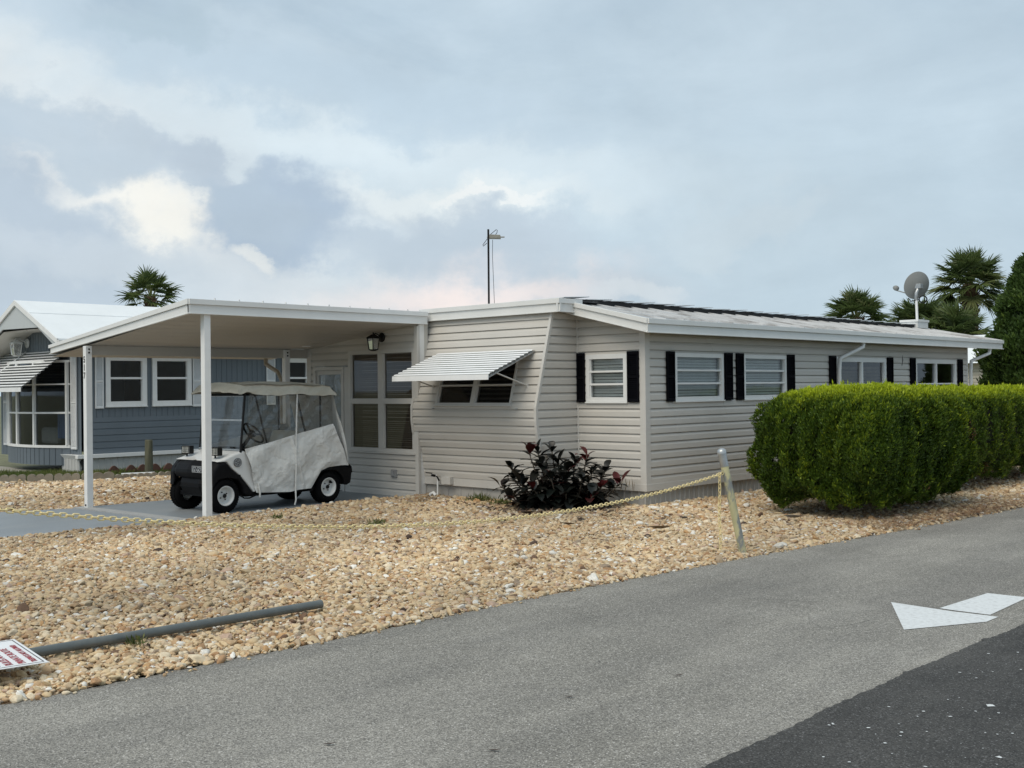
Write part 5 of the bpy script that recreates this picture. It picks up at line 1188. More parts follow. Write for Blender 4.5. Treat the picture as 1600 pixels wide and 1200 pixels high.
b = MB(); b.box((-24.75, QY + .2, .55), (-23.9, QY + .7, .92)); b.box((-24.75, QY + .6, .92), (-23.9, QY + .75, 1.2)); b.build('sofa', mat('sofa_pale', (.2, .2, .2), .9), bh, bevel=.08)
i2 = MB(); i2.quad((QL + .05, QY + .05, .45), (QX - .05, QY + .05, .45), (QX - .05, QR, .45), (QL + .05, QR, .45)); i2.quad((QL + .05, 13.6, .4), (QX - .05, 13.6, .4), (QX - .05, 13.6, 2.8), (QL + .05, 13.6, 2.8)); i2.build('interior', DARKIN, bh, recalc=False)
# bow window awning
aw = MB(); n = 13; P0 = Vector((0, QY - .03, 2.56)); P1 = Vector((0, QY - 1.02, 1.78)); xa0, xa1 = -26.6, -22.83; nn = Vector((0, -(.78), 1.0)).normalized()
for k in range(n):
    A, B_ = P0.lerp(P1, k / n), P0.lerp(P1, (k + 1) / n); c = [A + nn * .012, A.lerp(B_, .62) + nn * .022, A.lerp(B_, .70) - nn * .012, B_ - nn * .010]
    for j, (p, q) in enumerate(zip(c, c[1:])): aw.quad((xa0, p.y, p.z), (xa1, p.y, p.z), (xa1, q.y, q.z), (xa0, q.y, q.z), 1 if j >= 1 else 0)
aw.box((xa0, P1.y - .012, P1.z - .075), (xa1, P1.y + .0, P1.z + .015))
aw.hexa([(-24.95, P0.y, P0.z + .02), (-24.90, P0.y, P0.z + .02), (-24.90, P1.y, P1.z + .02), (-24.95, P1.y, P1.z + .02), (-24.95, P0.y, P0.z + .035), (-24.90, P0.y, P0.z + .035), (-24.90, P1.y, P1.z + .035), (-24.95, P1.y, P1.z + .035)])
aw.build('awning', [AWN, AGAP], bh, recalc=False)
# louvred white shutters and plain panels
WSH = mat('shutter_white', (0.72, 0.73, 0.73), .5, var=.03, dirt=.3, dscale=5, dcol=(.55, .56, .55))
for a, c in ((10.87, 11.05), (13.13, 13.36), (15.06, 15.30), (16.34, 16.38)): shutter(SB, bh, a - QY, c - QY, 1.34, 2.48, WSH)
shutter(FB, bh, UQ(-22.72), UQ(-22.47), .50, 2.45, WSH); shutter(FB, bh, UQ(-26.12), UQ(-25.88), .50, 2.45, WSH)
for i, (a, c) in enumerate(wins):
    f = window(SB, bh, a - QY, c - QY, 1.38, 2.44, cols=1, rows=2, fw=.10, bar=.045, frame=POSTW, gl=GLSB, blind=None, rowcuts=(1.97,), proud=.045)
b = MB(); b.box((QX - .01, QY - .15, .315), (QX + .10, QR, .395)); b.box((QX - .70, QY - .16, .315), (QX + .08, QY - .02, .395)) if False else None
b.hexa([(QX - .75, QY - .10, .30), (QX - .01, QY - .10, .30), (QX - .01, QY - .0, .30), (QX - .75, QY - .0, .30), (QX - .72, QY - .15, .39), (QX - .01, QY - .15, .39), (QX - .01, QY - .0, .39), (QX - .72, QY - .0, .39)])
b.build('skirting_ledge', POSTW, bh, bevel=.006)
sk = MB(); ribs((QX + .03, QY - .10, 0), (QX + .03, QR, 0), -.03, .32, (1, 0, 0), .14); ribs((QX - .70, QY - .10, 0), (QX + .03, QY - .10, 0), -.03, .32, (0, -1, 0), .14)
sk.build('skirting', mat('skirting_white', (.50, .50, .48), .6, dirt=.5, dscale=3, dcol=(.35, .33, .29)), bh, recalc=False)
b = MB(); b.prism([(.0, .0), (.10, .02), (.16, .12), (.12, .22), (.14, .30), (.05, .31), (-.02, .26), (.03, .14)], lambda s, t: (QX + .03 + t, QY - .06 + s[0], s[1] + .0), .012, .022); b.build('skirting_hole', SHADE, bh)  # flat dark plate on the skirting, coloured as the shade inside a hole
# roof, gable
GY = 9.92; AX, AZ_ = -23.90, 3.63; ER, EL = -21.90, -26.65; EZ = 2.745
def rz(x): return AZ_ - abs(x - AX) / 2.0 * (AZ_ - EZ)
b = MB(); 
for sgn, ex in ((1, ER), (-1, EL)):
    ez = rz(ex); b.hexa([(AX, GY, AZ_ - .02), (ex, GY, ez - .02), (ex, QR + .4, ez - .02), (AX, QR + .4, AZ_ - .02), (AX, GY, AZ_ + .012), (ex, GY, ez + .012), (ex, QR + .4, ez + .012), (AX, QR + .4, AZ_ + .012)])
b.build('roof', ROOFB, bh)
b = MB(); xm = (AX + ER) / 2 - .3; b.hexa([(xm - .05, GY, rz(xm - .05) + .011), (xm, GY, rz(xm) + .011), (xm, QR, rz(xm) + .011), (xm - .05, QR, rz(xm - .05) + .011), (xm - .05, GY, rz(xm - .05) + .024), (xm, GY, rz(xm) + .024), (xm, QR, rz(xm) + .024), (xm - .05, QR, rz(xm - .05) + .024)]); b.build('roof_lap', ROOFB, bh)
b = MB(); pol = [(AX, AZ_ - .03), (ER, EZ - .02), (ER - .05, EZ - .20), (-22.86, 3.02), (-24.62, 3.05), (EL + .1, rz(EL) - .18), (EL, rz(EL) - .02)]
b.prism(pol, lambda s, t: (s[0], t, s[1]), GY + .02, GY + .05); gp = b.build('gable_panel', mat('gable_pale', (.50, .53, .54), .5, var=.03, vscale=3, stretch=(14, 1, .3)), bh)
b = MB()
for x0, x1 in ((AX, ER), (AX, EL)): ez = rz(x1); b.hexa([(x0, GY - .02, AZ_ - .10), (x1, GY - .02, ez - .10), (x1, GY + .018, ez - .10), (x0, GY + .018, AZ_ - .10), (x0, GY - .02, AZ_ + .014), (x1, GY - .02, ez + .014), (x1, GY + .018, ez + .014), (x0, GY + .018, AZ_ + .014)])
b.build('barge_board', POSTW, bh, bevel=.004)
b = MB(); b.box((ER - .03, GY + .05, EZ - .15), (ER, QR + .4, EZ - .02)); b.box((ER + .0005, GY - .02, EZ - .14), (ER + .10, QR + .4, EZ - .02)); b.build('gutter', mat('gutter_white', (.66, .66, .64), .4, dirt=.4, dscale=6, dcol=(.4, .38, .33)), bh, bevel=.01)
b = MB(); b.quad((ER - .03, GY + .05, EZ - .14), (ER - .03, QR, EZ - .14), (QX, QR, EZ - .10), (QX, GY + .05, EZ - .10)); b.quad((-22.87, GY + .05, 3.0), (-22.87, QY, 3.0), (-24.6, QY, 3.0), (-24.6, GY + .05, 3.0)); b.quad((-24.6, GY + .05, 3.0), (-24.6, QY, 3.0), (EL, QY, rz(EL) - .1), (EL, GY + .05, rz(EL) - .1)); b.build('soffit', TRIM, bh, recalc=False)
WL2 = Wall((QL, QY, 0), (1, 0, 0), (0, 0, 1), (0, -1, 0)); coach_lamp(bh, WL2, UQ(-24.85), 2.76, mat('lantern_white', (.62, .64, .63), .5, dirt=.4, dscale=8, dcol=(.35, .36, .33)), 1.6)

# neighbour's house far behind the right end
nb = empty('house', (-14.5, 40.0, 0.0), 'pale cream house with white roof seen in the gap beyond the long wall', 'house')
b = MB(); NXR = -12.2
siding(b, lambda u, z: Vector((-20 + u, 36.0, z)), 0, 9.5, 0, 2.3, nrm=(0, -1, 0)); siding(b, lambda u, z: Vector((-10.5, 36 + u, z)), 0, 8, 0, 2.3, nrm=(1, 0, 0)); b.build('wall', mat('neighbour_cream', (.52, .48, .40), .6), nb, recalc=False)
b = MB(); b.hexa([(-20.4, 35.6, 2.3), (-10.1, 35.6, 2.3), (-10.1, 44.4, 2.3), (-20.4, 44.4, 2.3), (-20.0, 38.5, 3.3), (-10.5, 38.5, 3.3), (-10.5, 41.5, 3.3), (-20.0, 41.5, 3.3)]); b.build('roof', ROOFB, nb)
b = MB(); 
for k in range(6): b.box((-13.6, 35.95, 1.0 + k * .12), (-12.0, 35.985, 1.08 + k * .12))
b.build('vent_louvre', TRIM, nb)

# ------------------------------------------------------------------ roof antenna and satellite dish
an = empty('tv_antenna', (-12.3, 12.55, 2.885), 'thin black pole with a small flat antenna and folded wire rising behind the bay roof', 'antenna')
ax_, ay_ = -12.40, 12.53
b = MB(); b.tube([(ax_, ay_, 2.80), (ax_ + .005, ay_, 4.17)], .016, 8); b.build('mast', IRON, an)
b = MB(); RR = Vector((rt.x, rt.y, 0)).normalized()
pc_ = Vector((ax_, ay_, 4.045)); b.hexa([pc_ + RR * .02 + Vector((0, 0, -.03)), pc_ + RR * .20 + Vector((0, 0, -.035)), pc_ + RR * .20 + Vector((.09, -.09, -.035)), pc_ + RR * .02 + Vector((.09, -.09, -.03)), pc_ + RR * .02 + Vector((0, 0, .03)), pc_ + RR * .19 + Vector((0, 0, .02)), pc_ + RR * .19 + Vector((.09, -.09, .02)), pc_ + RR * .02 + Vector((.09, -.09, .03))])
b.tube([pc_ - RR * .02, pc_ + RR * .26], .012, 6); b.build('amplifier', mat('antenna_tan', (.25, .24, .20), .7, var=.2), an, bevel=.012)
b = MB(); e = Vector((0, 0, 1))
b.tube([pc_ + RR * .02 + e * .03, pc_ + RR * .13 + e * .12, pc_ + RR * .145 + e * .11, pc_ + RR * .14 + e * .07, pc_ + RR * .11 + e * .03], .005, 5); b.tube([pc_ - RR * .01 - e * .02, pc_ - RR * .085 - e * .12, pc_ - RR * .08 - e * .14, pc_ - RR * .02 - e * .09], .005, 5)
b.tube([pc_ + RR * .07 - e * .04, pc_ + RR * .065 - e * .3, pc_ + RR * .08 - e * .8, pc_ + RR * .09 - e * 1.16], .004, 5); b.build('antenna_wire', IRON, an)
dsx = Vector((-10.50, 24.0, 0)); dh = empty('satellite_dish', (-10.50, 24.0, 2.9), 'round grey satellite dish seen from behind on a white mast over the roof end', 'satellite dish')
b = MB(); b.tube([dsx + Vector((0, 0, 2.85)), dsx + Vector((-.02, .0, 3.62))], .028, 12); b.build('mast', POSTW, dh)
DGREY = mat('dish_grey', (.22, .225, .215), .5, var=.06, vscale=2)
fwd = Vector((v2.x, v2.y, .45)).normalized(); dn = (Vector((v2.x, v2.y, .30)).normalized() + Vector((-rt.x, -rt.y, 0)) * .22).normalized()
b = MB(); ccc = dsx + Vector((rt.x, rt.y, 0)) * .07 + Vector((0, 0, 3.80)) + dn * .14; R_ = .305; prof = [(R_ * k / 8, -.10 * (1 - (k / 8) ** 2)) for k in range(9)]
b.lathe(prof + [(R_ + .006, .004), (R_ - .01, .012)] + [(R_ * k / 8, -.10 * (1 - (k / 8) ** 2) + .012) for k in range(7, -1, -1)], ccc, dn, 36); b.build('reflector', DGREY, dh)
b = MB(); b.tube([dsx + Vector((-.02, 0, 3.50)), dsx + Vector((-.02, 0, 3.66)), ccc - dn * .09], .04, 10); b.box(tuple(ccc - dn * .10 - Vector((.07, .07, .05))), tuple(ccc - dn * .09 + Vector((.07, .07, .05)))); b.build('bracket', METAL, dh, bevel=.006)
lnb = ccc + dn * .34 - Vector((rt.x, rt.y, 0)) * .28 + Vector((0, 0, -.12)); b = MB(); b.tube([ccc - Vector((0, 0, .24)), lnb + Vector((0, 0, -.05))], .014, 6); b.lathe([(0, -.06), (.045, -.05), (.06, .0), (.05, .06), (0, .07)], lnb, -dn, 12); b.build('receiver_arm', DGREY, dh)
b = MB(); cl = dsx + Vector((rt.x * .13, rt.y * .13, 3.52)); b.tube([cl + Vector((rt.x, rt.y, 0)) * (cos(2 * pi * k / 20) * .085) + Vector((0, 0, 1)) * (sin(2 * pi * k / 20) * .075) for k in range(20)], .014, 6, closed=True); b.tube([cl - Vector((rt.x, rt.y, 0)) * .08, dsx + Vector((-.1, -.1, 3.48)), dsx + Vector((-.14, -.14, 3.55))], .012, 6); b.build('coiled_cable', IRON, dh)

# ------------------------------------------------------------------ vegetation
def hsh(P, s=1.0, seed=0):
    """smooth pseudo-noise in 0..1 from summed sines"""
    r = np.random.default_rng(seed); v = np.zeros(len(P))
    for k in range(7):
        d = r.normal(0, 1, 3); d /= np.linalg.norm(d); v += np.sin(P @ d * s * (1 + .55 * k) + r.uniform(0, 6)) / (1 + .35 * k)
    return 0.5 + v / 7.0
def sprays(P, Nn, k, length, width, up=0.8, out=0.6, spread=0.45, rng=RNG, droop=0.0, base_t=None, tvar=0.15, cup=0.25):
    """at every point a little fan of k narrow leaflets; returns vertices, quads, tint"""
    n = len(P); P = np.repeat(P, k, 0); Nn = np.repeat(Nn, k, 0); m = n * k
    D = Nn * out + np.array([0, 0, up]) + rng.normal(0, spread, (m, 3)); D /= np.linalg.norm(D, axis=1)[:, None]
    S = np.cross(D, Nn + rng.normal(0, .35, (m, 3))); S /= np.linalg.norm(S, axis=1)[:, None] + 1e-9
    L = length * rng.uniform(.6, 1.35, m)[:, None]; Wd = width * rng.uniform(.7, 1.3, m)[:, None]
    B = P + rng.normal(0, length * .25, (m, 3)); Z = np.array([0, 0, -1.0]) * droop
    a = B - S * Wd * .3; b = B + D * L * .55 - S * Wd + Z * L * .1; c = B + D * L + Z * L * .6; d = B + D * L * .55 + S * Wd + Z * L * .1
    V = np.stack([a, b, c, d], 1).reshape(-1, 3); F = np.arange(m * 4).reshape(-1, 4)
    T = np.repeat(base_t if base_t is not None else rng.random(n), k) + rng.normal(0, tvar, m)
    return V, F, np.repeat(np.clip(T, 0, 1), 4)
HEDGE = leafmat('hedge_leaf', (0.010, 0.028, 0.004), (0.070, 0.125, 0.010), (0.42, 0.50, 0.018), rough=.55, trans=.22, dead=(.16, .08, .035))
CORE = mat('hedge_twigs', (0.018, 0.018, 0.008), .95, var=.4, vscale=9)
def boxhedge(name, x0, x1, y0, y1, z1, n, label, seed, exps=4.0, bump=0.0):
    rng = np.random.default_rng(seed); cx, cy = (x0 + x1) / 2, (y0 + y1) / 2; hx, hy = (x1 - x0) / 2, (y1 - y0) / 2; zc = z1 * .52; hz = z1 * .48
    # sample directions on box, push to superellipsoid
    A = [hx * hz, hx * hz, hy * hz * .35, hy * hz, hx * hy * 1.0]; w = np.array(A) / sum(A); f = rng.choice(5, n, p=w); a = rng.uniform(-1, 1, n); b = rng.uniform(-1, 1, n)
    Q = np.zeros((n, 3))
    for i, (ax, sg) in enumerate(((1, -1), (1, 1), (0, -1), (0, 1), (2, 1))):
        mk = f == i; o = [k for k in range(3) if k != ax]; Q[mk, ax] = sg; Q[mk, o[0]] = a[mk]; Q[mk, o[1]] = b[mk]
    e = exps; nrm = (np.abs(Q[:, 0]) ** e + np.abs(Q[:, 1]) ** (e * 1.4) + np.abs(Q[:, 2]) ** e) ** (1 / e); R = Q / nrm[:, None]
    Nn = np.sign(R) * np.abs(R) ** (e - 1); Nn /= np.linalg.norm(Nn, axis=1)[:, None]
    taper = 1 - .16 * np.clip(-R[:, 2], 0, 1) ** 1.3
    P = np.c_[cx + R[:, 0] * hx * taper, cy + R[:, 1] * (hy - .0) - (1 - taper) * R[:, 1] * .35, zc + R[:, 2] * hz]
    # lumpy surface: vertical plumes and hollows
    U_ = P.copy(); U_[:, 2] *= .35; l1 = hsh(U_, 7.5, seed); l2 = hsh(P, 3.2, seed + 1); l3 = hsh(U_, 16, seed + 2)
    l4 = hsh(U_, 26, seed + 7); depth = (.20 * (l1 - .5) + .16 * (l2 - .5) + .20 * (l3 - .5) + .10 * (l4 - .5)) * np.where(R[:, 2] > .8, .45, 1.0)
    P += Nn * (depth[:, None] - rng.random(n)[:, None] ** 1.5 * .07)
    P[:, 2] = np.maximum(P[:, 2], .03 + .06 * rng.random(n))
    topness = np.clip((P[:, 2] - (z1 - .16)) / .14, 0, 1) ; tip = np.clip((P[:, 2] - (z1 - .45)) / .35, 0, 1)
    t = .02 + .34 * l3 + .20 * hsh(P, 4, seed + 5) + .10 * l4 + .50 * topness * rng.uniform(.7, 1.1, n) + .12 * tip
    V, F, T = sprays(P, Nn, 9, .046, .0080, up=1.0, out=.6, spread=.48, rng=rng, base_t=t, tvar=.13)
    ks = rng.choice(n, 260, replace=False); V1, F1, T1 = sprays(P[ks] + Nn[ks] * .03, Nn[ks], 5, .075, .008, up=1.1, out=.7, spread=.3, rng=rng, base_t=np.clip(t[ks] + .15, 0, 1), tvar=.1)   # stray shoots
    F1 = F1 + len(V); V = np.vstack([V, V1]); F = np.vstack([F, F1]); T = np.concatenate([T, T1])
    # a brown dead patch or two
    for bx_, by_, bz_, br_ in ((x1, y1 - .55, 1.05, .16), (x1 - .1, y0 + 1.4, .35, .12)):
        dd = np.linalg.norm(V - np.array([bx_, by_, bz_]), axis=1); mk = (dd < br_) & (rng.random(len(V)) < .7); T[mk] = -1.0
    T = np.where(T < 0, 0.0, .06 + T * .94)
    root = empty(name, (cx, cy, 0), label, 'hedge', 'clipped conifer hedge blocks')
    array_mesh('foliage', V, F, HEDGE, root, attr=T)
    # dark twiggy core
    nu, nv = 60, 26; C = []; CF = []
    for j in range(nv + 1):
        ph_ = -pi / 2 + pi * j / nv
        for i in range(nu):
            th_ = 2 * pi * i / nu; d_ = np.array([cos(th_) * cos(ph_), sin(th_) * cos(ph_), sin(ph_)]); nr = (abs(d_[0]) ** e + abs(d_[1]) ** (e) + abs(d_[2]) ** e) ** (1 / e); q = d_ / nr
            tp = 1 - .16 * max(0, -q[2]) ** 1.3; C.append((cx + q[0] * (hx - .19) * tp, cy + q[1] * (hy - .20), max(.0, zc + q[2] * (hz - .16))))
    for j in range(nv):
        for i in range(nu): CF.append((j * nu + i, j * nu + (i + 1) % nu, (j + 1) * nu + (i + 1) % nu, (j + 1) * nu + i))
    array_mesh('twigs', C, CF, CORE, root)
    return root
boxhedge('hedge', -7.74, -5.86, 12.34, 15.60, 1.585, 40000, 'large clipped green conifer hedge block nearest the leaning yellow post', 31)
boxhedge('hedge', -7.9, -6.52, 16.15, 21.6, 1.55, 20000, 'second clipped hedge block running off the right edge behind the nearer one', 47)
# brown litter of needles under the hedge
rng = np.random.default_rng(8); n = 9000; y_ = rng.uniform(12.0, 20, n); x_ = np.array([road_x(v) for v in y_]) - np.abs(rng.normal(0.02, .42, n)) + .03
P = np.c_[x_, y_, .012 + rng.random(n) * .05 + np.clip((-5.7 - x_) * .03, 0, .03)]; a = rng.uniform(0, pi, n); L_ = rng.uniform(.012, .05, n); d_ = np.c_[np.cos(a), np.sin(a), rng.normal(0, .15, n)] * L_[:, None]; s_ = np.c_[-np.sin(a), np.cos(a), np.zeros(n)] * .0035
V = np.stack([P - d_ - s_, P + d_ - s_, P + d_ + s_, P - d_ + s_], 1).reshape(-1, 3)
o = array_mesh('needle_litter', V, np.arange(4 * n).reshape(-1, 4), leafmat('litter', (.10, .05, .025), (.22, .12, .06), (.34, .24, .15), rough=.9, trans=0), attr=np.repeat(rng.random(n), 4)); o['kind'] = 'stuff'; o['label'] = 'brown needle litter along the foot of the hedge'
# tall conical conifer behind the far corner
def conifer(cx, cy, h, r, n, label):
    rng = np.random.default_rng(61); root = empty('conifer_tree', (cx, cy, 0), label, 'tree')
    t = rng.random(n) ** .8; z = .15 + t * (h - .2); prof = r * (1 - t) ** .55 * (1 - .55 * np.exp(-t * 7) * .6) ; prof = np.maximum(prof, .05); th_ = rng.uniform(0, 2 * pi, n)
    Q = np.c_[np.cos(th_), np.sin(th_), np.zeros(n)]; P0 = np.c_[cx + Q[:, 0] * prof, cy + Q[:, 1] * prof, z]
    l1 = hsh(P0, 2.6, 3); l2 = hsh(P0, 6.5, 4); l3 = hsh(P0, 13, 9); off = .55 * (l1 - .5) + .38 * (l2 - .5) + .12 * (l3 - .5) - rng.random(n) ** 2 * .2
    P = P0 + Q * off[:, None]; Nn = Q + np.array([0, 0, .35]); Nn /= np.linalg.norm(Nn, axis=1)[:, None]
    V, F, T = sprays(P, Nn, 7, .12, .022, up=.75, out=.7, spread=.45, rng=rng, base_t=.05 + .35 * l2 + .22 * l3, tvar=.1)
    array_mesh('crown', V, F, leafmat('conifer_leaf', (.018, .042, .010), (.062, .11, .018), (.20, .27, .04), rough=.6, trans=.15), root, attr=T)
    b = MB(); b.tube([(cx, cy, -.05), (cx + .02, cy, h * .5), (cx, cy, h * .93)], [.16, .09, .02], 10); b.build('trunk', mat('bark', (.09, .065, .045), .95, var=.3, bump=.6, bscale=25), root)
    V2 = []; F2 = []; nu = 24; nv = 14
    for j in range(nv + 1):
        tt = j / nv; rr_ = max(.02, r * (1 - tt) ** .55 * .62)
        for i in range(nu): V2.append((cx + cos(2 * pi * i / nu) * rr_, cy + sin(2 * pi * i / nu) * rr_, .3 + tt * (h - .9)))
    for j in range(nv):
        for i in range(nu): F2.append((j * nu + i, j * nu + (i + 1) % nu, (j + 1) * nu + (i + 1) % nu, (j + 1) * nu + i))
    array_mesh('inner_branches', V2, F2, CORE, root)
conifer(-8.50, 26.6, 4.95, 2.0, 20000, 'tall dark green rounded conifer beyond the far end of the house')

# fan palms
PALMS = leafmat('palm_leaf', (.040, .068, .020), (.11, .15, .045), (.30, .30, .14), rough=.45, trans=.32)
PTRUNK = mat('palm_trunk', (.13, .085, .055), .95, var=.35, vscale=7, bump=.8, bscale=18)
def palm(x, y, zc, rad, nf, seed, label, group, boots=True, kind='sabal', trunk_r=.17, name='palm_tree', skirt=0):
    rng = random.Random(seed); root = empty(name, (x, y, 0), label, 'palm tree', group); V = []; F = []; T = []
    def blade(p, d, s, Ln, w, droop, t):
        a = Vector(p); d = d.normalized(); prev = None; pts = []
        for k in range(4):
            q = a + d * (Ln * k / 3) + Vector((0, 0, -1)) * (droop * (k / 3) ** 2 * Ln); ww = w * (.7, 1, .6, .04)[k]; pts.append((q - s * ww, q + s * ww))
        b0 = len(V)
        for l, r in pts: V.extend([tuple(l), tuple(r)]); T.extend([t, t])
        for k in range(3): F.append((b0 + 2 * k, b0 + 2 * k + 1, b0 + 2 * k + 3, b0 + 2 * k + 2))
    for i in range(nf):
        az = i * 2.39996 + rng.uniform(-.2, .2); f = i / nf
        el = (1.35 - 2.0 * f ** .9 if kind == 'sabal' else 1.3 - 2.15 * f) + rng.uniform(-.12, .12); dead = skirt and i >= nf - skirt
        if dead: el = -1.2 + rng.uniform(-.2, .15)
        d = Vector((cos(az) * cos(el), sin(az) * cos(el), sin(el))); pl = rad * rng.uniform(.42, .56); hub = Vector((x, y, zc)) + d * pl + Vector((0, 0, -.16 * pl * cos(el)))
        s = d.cross(Vector((0, 0, 1))); s = s.normalized() if s.length > .05 else Vector((1, 0, 0)); upv = s.cross(d).normalized()
        t0 = (.92 if dead else rng.uniform(.15, .6) + (.25 if rng.random() < .12 else 0))
        o0 = Vector((x, y, zc - .15)); w = .018 * rad
        b0 = len(V); V.extend([tuple(o0 - s * w), tuple(o0 + s * w), tuple(hub + s * w * .7), tuple(hub - s * w * .7)]); T.extend([.75] * 4); F.append((b0, b0 + 1, b0 + 2, b0 + 3))
        nb_ = 38 if kind == 'sabal' else 30; fl = rad * rng.uniform(.5, .64); roll_ = rng.uniform(-.5, .5)
        s2 = s * cos(roll_) + upv * sin(roll_); u2 = upv * cos(roll_) - s * sin(roll_)
        for k in range(nb_):
            a = (k / (nb_ - 1) - .5) * (3.6 if kind == 'sabal' else 3.3); dd = d * cos(a) + s2 * sin(a) + u2 * (.12 + .12 * abs(a)); sd_ = (s2 * cos(a) - d * sin(a))
            fold = sd_ * .75 + u2 * (.5 if k % 2 else -.5); blade(hub, dd, fold.normalized(), fl * (1 - .16 * abs(a) / 1.7) * rng.uniform(.85, 1.08), fl * .034, rng.uniform(.15, .5) + (.5 if dead else 0), min(1, max(0, t0 + rng.uniform(-.12, .12))))
    array_mesh('crown', V, F, PALMS, root, attr=T)
    b = MB(); b.tube([(x, y, -.1), (x + .05, y + .03, zc * .5), (x, y, zc)], [trunk_r * 1.15, trunk_r, trunk_r * 1.05], 12)
    if boots:
        for k in range(60):
            a = k * 2.4; zz = zc - .1 - k * .022; d = Vector((cos(a), sin(a), 0)); p = Vector((x, y, zz)) + d * trunk_r * .9
            s = Vector((-sin(a), cos(a), 0)) * .05; q = p + d * .16 + Vector((0, 0, .16)); b.hexa([p - s, p + s, p + s - Vector((0, 0, .12)), p - s - Vector((0, 0, .12)), q - s * .5, q + s * .5, q + s * .5 - Vector((0, 0, .05)), q - s * .5 - Vector((0, 0, .05))])
    b.build('trunk', PTRUNK, root)
GP = 'palms beyond the right end of the house'
palm(-19.60, 50.35, 6.10, 1.90, 48, 1, 'tallest fan palm with a round crown behind the satellite dish', GP, trunk_r=.30)
palm(-20.95, 42.15, 4.35, 1.50, 50, 2, 'low round fan palm crown showing over the roof left of the dish', GP, trunk_r=.2)
palm(-20.2, 46.5, 4.05, 1.75, 50, 3, 'low fan palm right behind the white dish mast', GP, trunk_r=.2)
palm(-18.3, 45.3, 3.45, 1.85, 50, 5, 'spreading low fan palm beneath the tallest palm', GP, trunk_r=.2)
palm(-49.8, 27.15, 6.30, 1.65, 36, 7, 'ragged fan palm with hanging dead fronds above the blue house roof', None, boots=True, kind='wash', trunk_r=.22, skirt=9)

# dark burgundy rubber plant in front of the bay
TI = leafmat('rubber_plant_leaf', (.004, .007, .006), (.012, .012, .010), (.085, .007, .009), rough=.38, trans=.04, spec=.35)
def rubber_plant():
    rng = random.Random(12); root = empty('rubber_plant', (-9.95, 11.35, .03), 'bushy rubber plant with large near-black and burgundy leaves against the siding', 'shrub'); V = []; F = []; T = []
    Rv = Vector((rt.x, rt.y, 0)).normalized(); Fv = Vector((v2.x, v2.y, 0)).normalized(); C0 = Vector((-9.80, 11.31, .03))
    def leaf(p, d, n, Ln, W_, droop, t):
        d = d.normalized(); s = d.cross(n).normalized(); n = s.cross(d); b0 = len(V); K = 6; prof = (.05, .62, .98, 1.0, .72, .03)
        for k in range(K):
            f = k / (K - 1); q = p + d * (Ln * f) + Vector((0, 0, -1)) * (droop * f * f * Ln); w = W_ * prof[k]
            V.extend([tuple(q - s * w + n * w * .28), tuple(q), tuple(q + s * w + n * w * .28)]); T.extend([t + .08, t, t + .08])
        for k in range(K - 1):
            for j in range(2): F.append((b0 + 3 * k + j, b0 + 3 * k + j + 1, b0 + 3 * k + 4 + j, b0 + 3 * k + 3 + j))
    stems = MB()
    # (sideways, away, height) of each stem tip
    tips = [(-.42, .0, .92), (-.30, .1, .86), (-.12, .25, .86), (.30, .15, .78), (.05, .0, .62), (-.62, -.05, .62), (-.75, .0, .36), (-.52, -.2, .42), (.52, .1, .56), (.70, .0, .40), (-.15, -.25, .50), (.22, -.22, .46), (.46, -.15, .36), (-.36, -.3, .34), (.02, -.35, .30), (.62, .2, .30), (-.05, .2, .70), (.16, .28, .70), (-.25, -.05, .66), (.36, .0, .58), (-.60, .15, .45), (.0, -.1, .45), (-.66, -.2, .2), (.34, -.34, .24)]
    for i, (a, b_, h) in enumerate(tips):
        base = C0 + Rv * a * .35 + Fv * b_ * .5; tip = C0 + Rv * (a * 1.12 - .03) + Fv * b_ + Vector((0, 0, h * .92)); mid = base.lerp(tip, .5) + Rv * a * .1
        stems.tube([base, mid, tip], [.014, .011, .007], 6); nl = 22 if h > .4 else 16
        red = i in (0, 3, 9, 12)
        for k in range(nl):
            f = k / (nl - 1); p = base.lerp(mid, f * 2) if f < .5 else mid.lerp(tip, f * 2 - 1); p = base.lerp(tip, .25 + .75 * f); az = k * 2.4 + i; el = -.25 + 1.35 * f ** 2 + rng.uniform(-.25, .25)
            d = Vector((cos(az) * cos(el), sin(az) * cos(el), sin(el))); n = Vector((0, 0, 1)) if el < .9 else Vector((cos(az + pi), sin(az + pi), .3))
            t = rng.uniform(0, .5)
            if f > .85 and red: t = rng.uniform(.7, 1.0)
            elif rng.random() < .08: t = rng.uniform(.55, .8)
            leaf(p, d, n, rng.uniform(.19, .31), rng.uniform(.042, .066), rng.uniform(.1, .55), t)
    array_mesh('foliage', V, F, TI, root, attr=np.clip(T, 0, 1)); stems.build('stems', mat('plant_stem', (.09, .07, .05), .8), root)
    # a few withered leaves at the right
    V.clear(); F.clear(); T.clear()
    for k in range(7): leaf(C0 + Rv * (.74 + .03 * k) + Vector((0, 0, .38 + .02 * (k % 3))), Vector((rng.uniform(-.3, .3), rng.uniform(-.3, .3), -1)), Rv, rng.uniform(.10, .17), .022, .1, rng.random())
    b = MB(); array_mesh('withered_leaves', V, F, leafmat('withered', (.10, .07, .04), (.22, .16, .09), (.30, .24, .15), rough=.9, trans=.1), root, attr=np.clip(T, 0, 1))
rubber_plant()

